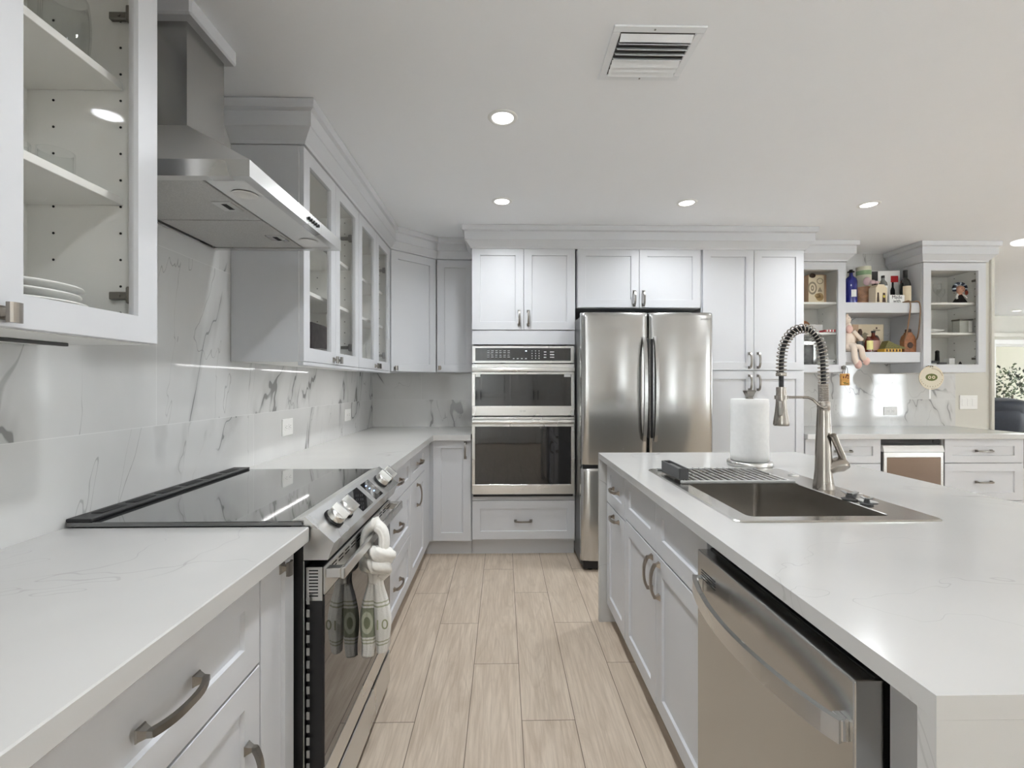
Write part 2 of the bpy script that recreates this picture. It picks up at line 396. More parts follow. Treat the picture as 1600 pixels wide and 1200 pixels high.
for (a, e, z0, z1, xq) in [q+(X1+.03,) for q in SIDE_ADDED]+[q+(X0-.08,) for q in LEFTW_ADDED]:  # unseen windows, added to let in more daylight
    nwin += 1; fr = MB(); x0, x1, t = xq, xq+.05, .04
    fr.box(x0, x1, a, a+t, z0, z1); fr.box(x0, x1, e-t, e, z0, z1); fr.box(x0, x1, a+t, e-t, z0, z0+t); fr.box(x0, x1, a+t, e-t, z1-t, z1); fr.box(x0, x1, (a+e)/2-.03, (a+e)/2+.03, z0+t, z1-t)
    o = struct(fr.build('window_%d' % nwin, 'white')); MB().box(x0+.022, x0+.028, a+t, e-t, z0+t, z1-t).build('glass_pane', 'winpane', parent=o)
w_ = window(8.44, 10.2, .08, 1.97, Y1+.03, Y1+.09, 1)
tr = MB(); tr.box(8.36, 8.44, Y1-.02, Y1, 0, 2.05, .004); tr.box(10.2, 10.28, Y1-.02, Y1, 0, 2.05, .004); tr.box(8.36, 10.28, Y1-.022, Y1, 1.97, 2.05, .004)
struct(tr.build('trim_1', 'white'))
bl = MB(); bl.box(8.3, 10.35, Y1-.09, Y1-.03, 2.09, 2.16, .008)
tag(bl.build('blind_headrail', 'wall'), 'long beige blind headrail mounted above the living room window', 'blind')
for k in range(5):      # white closet doors in the rear wall (seen only in reflections)
    x = 1.95-.62*k; mb = MB(F(x, Y0+.003+.03, 0, 180))
    mb.box(0, .61, .001, .03, .02, 2.13); mb.box(.06, .55, -.006, .001, .12, 1.0, .004); mb.box(.06, .55, -.006, .001, 1.08, 2.03, .004)
    o = struct(mb.build('door_%d' % (k+1), 'white_wall')); hb = MB(F(x, Y0+.033, 0, 180)); hb.box(.56 if k % 2 else .035, .575 if k % 2 else .05, -.03, .0, .95, 1.15, .003); hb.build('door_handle', 'black', o)
# tile panels (wall lining)
struct(MB().box(XW, -1.145, -.14, 4.12, .90, CEIL).build('trim_2', 'tile_l'))
s_ = MB(); s_.box(-1.145, -.20, 4.11, YW, .90, 1.45); s_.box(2.25, 4.083, 4.11, YW, .90, CEIL); struct(s_.build('trim_3', 'tile_b'))
b_ = MB().box(4.425-.02, 4.437, 4.10, 4.285, 0, CEIL, .004); struct(b_.build('trim_4', 'wall'))

# outside the far window
ex = MB(); ex.box(5, 16, 8.0, 16, -.25, -.12); struct(ex.build('ground', mat('patio_concrete', srgb(190, 186, 176), .8)))
ex = MB(); ex.box(5, 18, 13.2, 13.4, -.15, 2.9); ex.box(5, 18, 12.7, 13.5, 2.9, 3.0); struct(ex.build('wall_outside', mat('cream_stucco', (.86, .80, .66), .9)))
ex = MB().box(9.55, 9.85, 9.6, 9.9, -.14, 2.2); struct(ex.build('trim_5', 'white'))
ex = MB().box(8.0, 12.4, 9.55, 9.95, 2.2, 2.5); struct(ex.build('trim_6', 'white'))
ex = MB(); ex.box(7.6, 12.4, 7.95, 12.9, 2.5, 2.6); struct(ex.build('ceiling_patio', 'white'))  # unseen roof added to keep sky light off the window view
ex = MB(); ex.box(7.5, 7.6, 7.95, 13.2, -.15, 2.6); ex.box(12.4, 12.5, 7.95, 13.2, -.15, 2.6); struct(ex.build('wall_patio', 'wall'))  # side walls added to darken what shows through the far window

def crown(path, name, zb=2.30, m='cab', scale=1.0):
    """moulding that runs along the plan path; outward is to the right of travel"""
    prof = [(0, zb-.0), (.008, zb), (.012, zb+.012), (.045, zb+.052), (.05, zb+.055), (.05, zb+.115), (.066, zb+.122), (.068, CEIL-.002), (-.01, CEIL-.002), (-.01, zb)]
    P = [Vector((a, b, 0)) for a, b in path]; N = len(P); mb = MB(); vs = []; fs = []
    for i, p in enumerate(P):
        d0 = (P[i]-P[i-1]).normalized() if i else (P[1]-P[0]).normalized()
        d1 = (P[i+1]-P[i]).normalized() if i < N-1 else d0
        n0 = Vector((d0.y, -d0.x, 0)); n1 = Vector((d1.y, -d1.x, 0)); bis = (n0+n1).normalized(); k = 1/max(.3, bis.dot(n0))
        for (o_, z) in prof: q = p+bis*(o_*k*scale); vs.append((q.x, q.y, z))
    n = len(prof)
    for i in range(N-1):
        for k in range(n): a, b = i*n+k, i*n+(k+1) % n; fs.append((a, b, b+n, a+n))
    fs += [tuple(range(n)), tuple(range((N-1)*n, N*n))]
    return struct(mb.raw(vs, fs).build(name, m))
# travel direction chosen so that the room side is on the right
crown([(-1.144, 1.98), (-.84, 1.98), (-.84, 3.49), (-.54, 3.78), (-.232, 3.78)], 'trim_7')
crown([(-.231, 4.0), (-.231, 3.47), (2.282, 3.47), (2.282, 4.0)], 'trim_8')
crown([(2.285, 3.78), (2.834, 3.78), (2.834, 4.10)], 'trim_9')
crown([(3.48, 4.10), (3.48, 3.78), (4.016, 3.78), (4.016, 4.10)], 'trim_10')
crown([(-.84, .37), (-.84, 1.15), (-1.144, 1.15)], 'trim_11')
t = MB(); t.box(-1.144, -.937, 1.415, 1.658, 2.405, CEIL-.001, .006); struct(t.build('trim_12', 'cab'))

# ------------------------------------------------------------------ cabinet parts
def shaker(mb, x0, x1, z0, z1, t=.02, rail=.06, rec=.009, hole=False, y=0.0, railz=None):
    rz = railz or rail; rail = min(rail, (x1-x0)*.3); rz = min(rz, (z1-z0)*.3); e = .0015
    def ring(a, yy): return [(x0+a, yy, z0+a), (x1-a, yy, z0+a), (x1-a, yy, z1-a), (x0+a, yy, z1-a)]
    def inner(d, yy): return [(x0+rail+d, yy, z0+rz+d), (x1-rail-d, yy, z0+rz+d), (x1-rail-d, yy, z1-rz-d), (x0+rail+d, yy, z1-rz-d)]
    if not hole: rings = [ring(0, y+t), ring(0, y+e), ring(e, y), inner(0, y), inner(.002, y+rec)]
    else: rings = [ring(0, y+t), ring(0, y+e), ring(e, y), inner(0, y), inner(.002, y+t*.45), inner(.002, y+t)]
    vs = [q for r_ in rings for q in r_]; fs = []
    for i in range(len(rings)-1):
        for k in range(4): a, b = i*4+k, i*4+(k+1) % 4; fs.append((a, b, b+4, a+4))
    if not hole: L_ = (len(rings)-1)*4; fs += [(L_, L_+1, L_+2, L_+3), (3, 2, 1, 0)]
    else:
        n = (len(rings)-1)*4
        for k in range(4): fs.append((n+k, n+(k+1) % 4, (k+1) % 4, k))
    mb.raw(vs, fs)
    return (x0+rail, x1-rail, z0+rz, z1-rz)
def frustum(mb, c, s0, s1, y0, y1, M2=None):
    (x, z) = c; a, b = s0[0]/2, s0[1]/2; p, q = s1[0]/2, s1[1]/2
    vs = [(x-a, y0, z-b), (x+a, y0, z-b), (x+a, y0, z+b), (x-a, y0, z+b), (x-p, y1, z-q), (x+p, y1, z-q), (x+p, y1, z+q), (x-p, y1, z+q)]
    mb.raw(vs, [(0, 1, 2, 3), (4, 5, 6, 7)]+[(k, (k+1) % 4, 4+(k+1) % 4, 4+k) for k in range(4)], M2=M2)
def pull(mb, cx, cz, vertical=False, L=.128, y=0.0, out=.032):
    """arched bar on two flared square feet, in front (-y) of the plane y"""
    T = Matrix.Translation((cx, y, cz)) @ (Matrix.Rotation(R(90), 4, 'Y') if vertical else Matrix.Identity(4))
    h = L/2
    for s_ in (-1, 1):
        frustum(mb, (s_*h, 0), (.021, .021), (.019, .019), 0, -.003, T)
        frustum(mb, (s_*h, 0), (.018, .018), (.010, .011), -.003, -.013, T)
        frustum(mb, (s_*h, 0), (.010, .011), (.009, .010), -.013, -.022, T)
    pts = []; secs = []
    for k in range(13):
        u = -1+2*k/12; pts.append((u*h*1.0, -(.018+(out-.018)*(1-abs(u)**2.6)), 0)); g = .0050-.0012*(1-abs(u))
        secs.append([(-g, -.0062), (g, -.0062), (g, .0062), (-g, .0062)])
    sv = mb.M; mb.M = sv @ T; mb.sweep(pts, secs, up=(0, 0, 1)); mb.M = sv
def knob(mb, cx, cz, y=0.0):
    frustum(mb, (cx, cz), (.024, .024), (.022, .022), y, y-.004)
    frustum(mb, (cx, cz), (.016, .016), (.009, .010), y-.004, y-.014)
    frustum(mb, (cx, cz), (.009, .010), (.010, .012), y-.014, y-.020)
    n = 6
    for k in range(n):       # gently curved head plate
        a = -1+2*k/n; b = a+2/n
        f = lambda q: y-.027+.004*q*q
        mb.raw([(cx+a*.011, f(a), cz-.017), (cx+b*.011, f(b), cz-.017), (cx+b*.011, f(b), cz+.017), (cx+a*.011, f(a), cz+.017),
                (cx+a*.011, f(a)+.007, cz-.017), (cx+b*.011, f(b)+.007, cz-.017), (cx+b*.011, f(b)+.007, cz+.017), (cx+a*.011, f(a)+.007, cz+.017)],
               [(0, 1, 2, 3), (7, 6, 5, 4), (0, 4, 5, 1), (3, 2, 6, 7), (0, 3, 7, 4), (1, 5, 6, 2)])
G = .0015
class Cab:
    """cabinet whose front plane is local y=0, x to the right as seen from the front"""
    def __init__(s, label, loc, rot, w, d, z0, z1, cat='cabinet', name='kitchen_cabinet', group=None, open_=False, toe=0.0, toe_in=.07, body=True, hollow=False):
        s.T = thing(name, label, cat, (loc[0], loc[1], 0 if toe or z0 == 0 else z0), rot, group)
        s.F = F(loc[0], loc[1], 0, rot); s.w, s.d, s.z0, s.z1 = w, d, z0, z1
        if not body: return
        b = MB(s.F); t = .018; y0 = .021
        if open_ or hollow:
            b.box(0, t, y0, d, z0, z1); b.box(w-t, w, y0, d, z0, z1); b.box(t, w-t, y0, d, z0, z0+t)
            if not hollow: b.box(t, w-t, y0, d, z1-t-.03, z1)
            b.box(t, w-t, d-.008, d, z0+t, z1-(.048 if not hollow else 0))
        else: b.box(0, w, y0, d, z0, z1)
        if toe: b.box(0, w, y0+toe_in, d, 0.0, z0)
        s.b = b; s.body_done = False
    def body(s, m='cab'):
        s.b.build('body', m, s.T); return s
    def front(s, name, x0, x1, z0, z1, hole=False, rail=.06, railz=None, handle=None, hm='pull'):
        mb = MB(s.F); r_ = shaker(mb, x0+G, x1-G, z0+G, z1-G, hole=hole, rail=rail, railz=railz)
        o = mb.build(name, 'cab', s.T)
        if hole: MB(s.F).box(r_[0]-.004, r_[1]+.004, .011, .014, r_[2]-.004, r_[3]+.004).build('glass_pane', 'pane', o)
        if handle:
            h = MB(s.F)
            if handle[0] == 'knob': knob(h, handle[1], handle[2]); h.build('knob', hm, o)
            else: pull(h, handle[1], handle[2], handle[0] == 'v', L=handle[3] if len(handle) > 3 else .128); h.build('handle', hm, o)
        return o
    def shelf(s, z, t=.018, x0=None, x1=None, y0=.05, m='cabin'):
        MB(s.F).box((x0 if x0 is not None else .019), (x1 if x1 is not None else s.w-.019), y0, s.d-.009, z-t, z, .001).build('shelf', m, s.T)
    def holes(s, zs, xs, r=.003, m='slot'):
        """peg holes and shelf pins in the side panels"""
        b = MB(s.F)
        for z in zs:
            for yy in (.075, s.d-.07):
                for xx, sg in ((.0182, 1), (s.w-.0182, -1)):
                    b.lathe([(r, 0), (r, .0008)], n=8, M2=Matrix.Translation((xx, yy, z)) @ Matrix.Rotation(R(90*sg), 4, 'Y'))
        tag(b.build('peg_holes', m, s.T), kind='stuff')
    def hinge(s, x, z, sg):
        b = MB(s.F)      # cup hinge on the side panel: x = inner face of the side, sg=+1 points right
        b.box(min(x, x+sg*.012), max(x, x+sg*.012), .03, .095, z-.009, z+.009, .002)
        b.box(min(x, x+sg*.02), max(x, x+sg*.02), .014, .05, z-.02, z+.02, .003)
        b.cyl((x+sg*.012, .07, z), (x+sg*.0145, .07, z), .004, n=10); b.cyl((x+sg*.02, .03, z+.008), (x+sg*.0225, .03, z+.008), .004, n=10)
        b.build('hinge', 'pull', s.T)

TOE = .11; BT = .872
# ---- left run, base (front plane x=-.545, local x = world y)
LX = -.545; LD = 1.14-.545
def left_base(y0, y1, label, **k):
    c = Cab(label, (LX, y0), 90, y1-y0, LD, TOE, BT, toe=TOE, **k); return c
c = left_base(-.14, .476, 'white base cabinet nearest the camera along the left counter, closed door'); c.body()
c.front('door', 0, .614, TOE, BT, handle=('v', .56, .75))
c = left_base(.48, 1.055, 'wide white base cabinet with an arched pull on its drawer, left of the range'); c.body()
c.front('drawer', 0, .575, .665, BT, handle=('h', .293, .766)); c.front('door', 0, .575, TOE, .662, handle=('v', .52, .45))
c = left_base(1.058, 1.225, 'narrow white pull-out cabinet with a knob, beside the near side of the range'); c.body()
c.front('door', 0, .167, TOE, BT, rail=.05, handle=('knob', .099, .836))
c = left_base(2.0, 2.76, 'white base cabinet of three drawers beyond the range on the left'); c.body()
for (a, b) in ((.69, BT), (.405, .688), (TOE, .403)): c.front('drawer', 0, .76, a, b, handle=('h', .40, (a+b)/2+.005), hm='pull_b')
c = left_base(2.765, 3.26, 'white base cabinet of one drawer over a door in the left far run'); c.body()
c.front('drawer', 0, .495, .69, BT, handle=('h', .255, .785), hm='pull_b'); c.front('door', 0, .495, TOE, .688, handle=('v', .20, .585), hm='pull_b')
# corner base
t_ = thing('kitchen_cabinet', 'white corner base cabinet with a door and upright pull beside the wall oven', 'cabinet', (-.545, 3.49, 0))
b = MB(); b.box(-1.14, -.566, 3.265, 4.105, TOE, BT); b.box(-.566, -.233, 3.491, 4.105, TOE, BT); b.box(-.5655, -.548, 3.265, 3.49, TOE, BT)
b.box(-.64, -.233, 3.54, 4.1, 0, TOE); b.box(-1.1, -.64, 3.27, 4.1, 0, TOE); b.build('body', 'cab', t_)
mb = MB(F(-.52, 3.47, 0)); shaker(mb, 0, .283, TOE+.01, BT); dd = mb.build('door', 'cab', t_)
h = MB(F(-.52, 3.47, 0)); pull(h, .242, .796, True, L=.11); h.build('handle', 'pull', dd)

# ---- left run, uppers (front plane x=-.84)
UX = -.84; UD = 1.143-.84; UB, UTOP = 1.385, 2.298
def left_upper(y0, y1, label, **k): return Cab(label, (UX, y0), 90, y1-y0, UD, UB, UTOP, open_=True, name='glass_door_cabinet', **k)
zz = [1.46+.0635*i for i in range(13)]
c = left_upper(.39, 1.15, 'near glass-door wall cabinet holding tumblers and plates, left of the hood'); c.body('cabin')
c.front('door', 0, .38, UB, UTOP, hole=True, handle=('knob', .35, 1.41), hm='nickel'); c.front('door', .38, .76, UB, UTOP, hole=True, handle=('knob', .408, 1.41), hm='nickel')
MB(c.F).box(.7602, .762, .021, UD, UB, UTOP).build('end_panel', 'cab', c.T)
for z in (1.735, 2.01): c.shelf(z, y0=.068)
c.holes(zz, 0); c.hinge(.742, 1.50, -1); c.hinge(.742, 2.165, -1)
NEARCAB = c
c = left_upper(1.98, 2.73, 'glass-door wall cabinet just beyond the hood, dark box inside'); c.body('cabin')
c.front('door', 0, .375, UB, UTOP, hole=True, handle=('knob', .345, 1.41)); c.front('door', .375, .75, UB, UTOP, hole=True, handle=('knob', .405, 1.41))
MB(c.F).box(-.002, -.0003, .021, UD, UB-.001, UTOP).build('end_panel', 'cab', c.T)
MB(c.F).box(-.003, .75, .0, .024, UB-.016, UB-.0005, .002).build('bottom_rail', 'cab', c.T)
for z in (1.718, 1.965): c.shelf(z)
c.holes(zz, 0); c.hinge(.732, 2.13, -1); c.hinge(.732, 1.5, -1)
c = left_upper(2.735, 3.485, 'glass-door wall cabinet beside the diagonal corner unit, glass dishes inside'); c.body('cabin')
c.front('door', 0, .375, UB, UTOP, hole=True, handle=('knob', .345, 1.41)); c.front('door', .375, .75, UB, UTOP, hole=True, handle=('knob', .405, 1.41))
MB(c.F).box(0, .75, .0, .024, UB-.016, UB-.0005, .002).build('bottom_rail', 'cab', c.T)
for z in (1.718, 1.965): c.shelf(z)
c.holes(zz, 0); c.hinge(.732, 2.13, -1); c.hinge(.732, 1.5, -1)
# diagonal corner wall cabinet
t_ = thing('corner_cabinet', 'diagonal corner wall cabinet with a plain white door', 'cabinet', (-.84, 3.49, UB))
b = MB(); b.prism([(-.856, 3.49), (-.546, 3.795), (-.546, 4.105), (-1.142, 4.105), (-1.142, 3.49)], UB, UTOP, axis='Z'); b.build('body', 'cab', t_)
dl = math.hypot(.302, .29); mb = MB(F(-.838, 3.492, 0, math.degrees(math.atan2(.288, .300)))); shaker(mb, .004, dl-.006, UB, UTOP); dd = mb.build('door', 'cab', t_)
h = MB(mb.M); knob(h, .04, 1.41); h.build('knob', 'pull', dd)
c = Cab('narrow white wall cabinet between the corner unit and the oven tower', (-.54, 3.78), 0, .308, .32, UB, UTOP, name='wall_cabinet'); c.body()
c.front('door', .006, .305, UB, UTOP, handle=('knob', .03, 1.42), hm='pull_b')

# ---- back run, tall (front plane y=3.47)
BY = 3.47; BD = .63
t_ = thing('oven_tower_cabinet', 'tall white cabinet built around the wall oven', 'cabinet', (-.231, BY, 0))
b = MB(F(-.231, BY)); b.box(0, .775, .021, BD, 1.62, 2.30); b.box(0, .775, .021, BD, TOE, .44); b.box(0, .012, .021, BD, .44, 1.62); b.box(.763, .775, .021, BD, .44, 1.62)
b.box(0, .775, .07, BD, 0, TOE); b.box(.002, .773, .003, .021, 1.585, 1.688, .001); b.box(.012, .763, .12, BD, 1.585, 1.62); b.box(.012, .763, BD-.02, BD, .44, 1.6)
b.box(.004, .771, .004, .021, .421, .452, .001)
b.build('body', 'cab', t_)
for (a, e, hx) in ((0, .3875, .353), (.3875, .775, .422)):
    mb = MB(F(-.231, BY)); shaker(mb, a+G, e-G, 1.695, 2.312); dd = mb.build('door', 'cab', t_)
    h = MB(mb.M); pull(h, hx, 1.783, True, L=.10); h.build('handle', 'pull', dd)
mb = MB(F(-.231, BY)); shaker(mb, .004, .771, .13, .418); dd = mb.build('drawer', 'cab', t_); h = MB(mb.M); pull(h, .385, .267, L=.115); h.build('handle', 'pull', dd)
# over-fridge
c = Cab('white two-door cabinet over the fridge', (.556, BY), 0, .94, BD, 1.86, 2.30, name='wall_cabinet'); c.body()
c.front('door', .004, .470, 1.862, 2.312, handle=('v', .432, 1.934, .10)); c.front('door', .470, .936, 1.862, 2.312, handle=('v', .502, 1.934, .10))
# pantry
c = Cab('tall white pantry cabinet with four doors right of the fridge', (1.5, BY), 0, .782, BD, TOE, 2.30, toe=TOE, name='pantry_cabinet'); c.body()
for (a, e, hx) in ((.006, .396, .362), (.396, .780, .428)):
    c.front('door', a, e, 1.393, 2.312, handle=('v', hx, 1.468, .105)); c.front('door', a, e, TOE, 1.389, handle=('v', hx, 1.30, .105))

# ---- right run, uppers (front y=3.78)
RY = 3.78; RD = .325
c = Cab('white glass-door wall cabinet beside the pantry holding a boxed tea set', (2.285, RY), 0, .549, RD, UB, UTOP, open_=True, name='glass_door_cabinet'); c.body('cabin')
c.front('door', .0, .549, UB, UTOP, hole=True, rail=.062); TEACAB = c
for z in (1.975, 1.722): c.shelf(z)
c.holes(zz[:12], 0)
MB(c.F).box(.5495, .551, .021, RD, UB, UTOP).build('end_panel', 'cab', c.T)
c = Cab('white glass-door wall cabinet at the right end holding a rag doll', (3.483, RY), 0, .533, RD, UB, UTOP, open_=True, name='glass_door_cabinet'); c.body('cabin')
c.front('door', 0, .533, UB, UTOP, hole=True, rail=.065); DOLLCAB = c
for z in (1.975, 1.722): c.shelf(z)
c.holes(zz, 0, r=.004); c.hinge(.515, 2.165, -1); c.hinge(.515, 1.505, -1)
MB(c.F).box(-.0015, -.0003, .021, RD, UB, UTOP).build('end_panel', 'cab', c.T)
tag(MB().box(2.838, 3.479, 3.80, 4.108, 1.882, 1.968, .002).build('floating_shelf', 'cab'), 'thick white floating shelf holding the tall liquor bottles', 'shelf', 'thick open shelves')
tag(MB().box(2.838, 3.479, 3.80, 4.108, 1.470, 1.556, .002).build('floating_shelf', 'cab'), 'thick white floating shelf holding the plush rabbit', 'shelf', 'thick open shelves')
# ---- right run, base (front y=3.47)
c = Cab('white drawer base beside the pantry, behind the faucet', (2.285, BY), 0, .588, BD, TOE, BT, toe=TOE, name='drawer_cabinet'); c.body()
for (a, e) in ((.688, BT), (.40, .686), (TOE, .398)): c.front('drawer', .002, .586, a, e, handle=('h', .295, (a+e)/2, .115))
c = Cab('white drawer base at the right end of the back counter', (3.361, BY), 0, .611, BD, TOE, BT, toe=TOE, name='drawer_cabinet'); c.body()
for (a, e) in ((.688, BT), (.40, .686), (TOE, .398)): c.front('drawer', .002, .609, a, e, handle=('h', .305, (a+e)/2, .115))
MB(c.F).box(.6115, .63, .01, BD, 0.0, BT, .001).build('end_panel', 'cab', c.T)
# under-counter fridge
t_ = thing('undercounter_fridge', 'small steel under-counter appliance between the two drawer bases', 'fridge', (3.117, 3.47, 0))
b = MB(); b.box(2.876, 3.358, 3.53, 4.10, .02, .868); b.build('body', 'black', t_)
b = MB(); b.box(2.884, 3.35, 3.462, 3.525, .12, .775, .004); dd = b.build('door', 'steel_v', t_)
b = MB(); b.box(2.91, 3.325, 3.4605, 3.4625, .15, .735); b.build('dark_panel', mat('brown_mirror_glass', srgb(120, 104, 92), .12, .7, var=0), dd)
b = MB(); b.prism([(3.455, .775), (3.525, .775), (3.525, .822), (3.47, .822)], 2.884, 3.35, axis='X'); b.build('handle_lip', 'white', dd)
b = MB(); b.box(2.884, 3.35, 3.50, 3.53, .825, .868); b.cyl((3.31, 3.495, .85), (3.31, 3.505, .85), .012); b.build('vent_strip', 'black_m', t_)
MB().box(2.90, 3.33, 3.56, 4.0, 0, .02).build('foot', 'black_m', t_)

# ---- island cabinets (front plane x=.56, facing -x; local x runs toward the camera)
IX = .56
def isl(y1, y0, label, **k): return Cab(label, (IX, y1), -90, y1-y0, .6, TOE, .880, toe=TOE, **k)
c = isl(2.488, 2.118, 'narrow white island cabinet with two short pulls at the far end'); c.body()
c.front('drawer', 0, .37, .66, .878, handle=('h', .21, .762, .10), hm='pull_b'); c.front('door', 0, .37, TOE, .657, handle=('h', .21, .622, .10), hm='pull_b')
c = isl(2.115, 1.262, 'white sink base cabinet of the island with two upright pulls', hollow=True); c.body()
c.front('drawer', 0, .4265, .675, .878); c.front('drawer', .4265, .853, .675, .878)
c.front('door', 0, .4265, TOE, .672, handle=('v', .385, .585, .115), hm='pull_b'); c.front('door', .4265, .853, TOE, .672, handle=('v', .465, .585, .115), hm='pull_b')
t_ = thing('filler_panel', 'narrow white filler panel between the dishwasher and the waterfall end', 'panel', (.58, .645, 0))
MB().box(.578, .60, .578, .683, 0.0, .880, .001).build('panel', 'cab', t_)

# ------------------------------------------------------------------ counters
def hole_slab(mb, x0, x1, y0, y1, z0, z1, hx0, hx1, hy0, hy1):
    vs = [(a, b, z) for z in (z0, z1) for (a, b) in ((x0, y0), (x1, y0), (x1, y1), (x0, y1), (hx0, hy0), (hx1, hy0), (hx1, hy1), (hx0, hy1))]
    fs = []
    for k in range(4):
        j = (k+1) % 4
        fs += [(k, j, 4+j, 4+k), (8+k, 8+j, 12+j, 12+k), (k, j, 8+j, 8+k), (4+k, 4+j, 12+j, 12+k)]
    mb.raw(vs, fs)
CT0, CT = .874, .914
t = MB(); t.box(-1.144, -.51, -.14, 1.236, CT0, CT, .0025)
tag(t.build('countertop', 'quartz', loc=(-.8, .5, CT0)), 'white veined quartz countertop in the near left corner', 'countertop')
t = MB(); t.prism([(-1.144, 1.998), (-.51, 1.998), (-.51, 3.43), (-.235, 3.43), (-.235, 4.109), (-1.144, 4.109)], CT0, CT, axis='Z')
tag(t.build('countertop', 'quartz', loc=(-.8, 3, CT0)), 'white quartz countertop turning the far left corner to the oven', 'countertop')
t = MB(); t.box(2.284, 4.03, 3.435, 4.109, CT0, CT, .0025)
tag(t.build('countertop', 'quartz', loc=(3.1, 3.8, CT0)), 'white quartz countertop along the back wall under the liquor shelves', 'countertop')
t_ = thing('island_countertop', 'large white waterfall-edged quartz island top with the sink set in it', 'countertop', (1.08, 1.55, 0))
t = MB(); hole_slab(t, .523, 1.63, .550, 2.535, .884, CT, .675, 1.105, 1.275, 1.995); t.build('top', 'quartz', t_)
for (a, b) in ((.550, .576), (2.509, 2.535)):
    MB().box(.523, 1.63, a, b, 0, .8838).build('waterfall_panel', 'quartz', t_)
MB().box(1.175, 1.20, .578, 2.49, 0.0, .8838, .001).build('seating_side_panel', 'cab', t_)

def under_light(x0, x1, y0, y1, z, label, power):
    t_ = thing('under_cabinet_light', label, 'light', ((x0+x1)/2, (y0+y1)/2, z))
    MB().box(x0, x1, y0, y1, z-.008, z-.0005, .001).build('housing', 'dgrey', t_)
    if power: area('led', (0, 0, -.0085), (0, 0, 0), x1-x0, y1-y0, power, (1, .99, .97), parent=t_)
under_light(-1.02, -1.008, .45, 1.10, UB, 'thin dark light strip under the near wall cabinet', 0)
under_light(-.882, -.866, 2.05, 2.68, UB, 'thin light strip hidden under the wall cabinet beyond the hood', .55)  # lit strip added behind the bottom rail to brighten the tile below
under_light(-.882, -.866, 2.78, 3.42, UB, 'thin light strip hidden under the wall cabinet by the diagonal corner', .7)
# ------------------------------------------------------------------ ceiling things
LIGHTS = [(0.0, 2.04, 'recessed ceiling light closest to the air vent', 1), (-.005, 2.975, 'recessed ceiling light above the aisle in front of the oven tower', 1),
          (1.187, 2.975, 'recessed ceiling light in front of the fridge and pantry', 1), (2.384, 2.98, 'recessed ceiling light in front of the liquor shelves', 1),
          (8.2, 7.25, 'small recessed ceiling light far off in the living room', 1)]
HID = [(0.0, 1.105), (0.0, .17), (2.4, 1.75), (3.7, .2), (3.9, 1.2), (3.9, -1.2), (5.6, 5.6), (5.6, 3.2), (7.6, 2.6), (5.6, .6), (7.6, -.6)]  # unseen downlights outside the frame, placed to balance the light
def downlight(x, y, label, seen=True, power=4.6):
    t_ = thing('recessed_ceiling_light', label, 'ceiling light', (x, y, CEIL), 0, None if seen else 'recessed ceiling lights behind the camera and in the living room')
    b = MB(); b.lathe([(.047, -.002), (.050, -.006), (.062, -.004), (.066, -.0005)], (x, y, CEIL), 32, cap=False); b.build('trim_ring', 'white', t_)
    b = MB(); b.lathe([(.0001, -.0045), (.046, -.0035), (.047, -.0008)], (x, y, CEIL), 32, cap=False); b.build('lens', 'lens', t_)
    area('lamp', (0, 0, -.012), (0, 0, 0), .10, .10, power, (.925, .965, 1), 'DISK', parent=t_, spread=R(150))
for x, y, l, s_ in LIGHTS: downlight(x, y, l, power=4.6 if y < 5 else 1.4)
for x, y in HID: downlight(x, y, 'white recessed ceiling light behind the camera or in the living room', False)
t_ = thing('ceiling_fixture', 'flat round white ceiling fixture cut by the right edge', 'ceiling light', (4.28, 3.70, CEIL))
b = MB(); b.lathe([(.10, 0), (.10, -.012), (.09, -.022), (.0001, -.026)], (4.28, 3.70, CEIL), 36, cap=False); b.build('cover', mat('lit_cover', (.9, .9, .9), .4, emis=(1, 1, 1), es=.55), t_)
# air vent
vx0, vx1, vy0, vy1 = .363, .67, 1.502, 1.772
t_ = thing('air_vent', 'white louvred air vent in the ceiling', 'vent', ((vx0+vx1)/2, (vy0+vy1)/2, CEIL))
b = MB(); f = .028; z0, z1 = CEIL-.007, CEIL-.0005
b.box(vx0, vx1, vy0, vy0+f, z0, z1, .002); b.box(vx0, vx1, vy1-f, vy1, z0, z1, .002); b.box(vx0, vx0+f, vy0+f, vy1-f, z0, z1, .002); b.box(vx1-f, vx1, vy0+f, vy1-f, z0, z1, .002)
b.build('frame', 'ventw', t_)
MB().box(vx0+f, vx1-f, vy0+f, vy1-f, CEIL-.0015, CEIL-.0006).build('dark_duct', 'dgrey', t_)
n = 8; ys = [vy0+f+.006+(vy1-vy0-2*f-.012)*(k+.5)/n for k in range(n)]
for k, yv in enumerate(ys):
    b = MB(); ang = R(32) if k > 4 or k == 0 else R(50); sg = -1 if k > 4 or k == 0 else 1
    T = Matrix.Translation(((vx0+vx1)/2, yv, CEIL-.010)) @ Matrix.Rotation(sg*ang, 4, 'X')
    w_ = (vx1-vx0)/2-f-.003
    b.box(-w_, w_, -.012, .012, -.0008, .0008, M2=T); b.build('louver', 'ventw', t_)
b = MB()
for (x, y) in ((.50, vy0+.013), (.52, vy1-.013)): b.lathe([(.0035, 0), (.0035, -.0015)], (x, y, z0), 10)
b.build('screw', 'grey', t_)

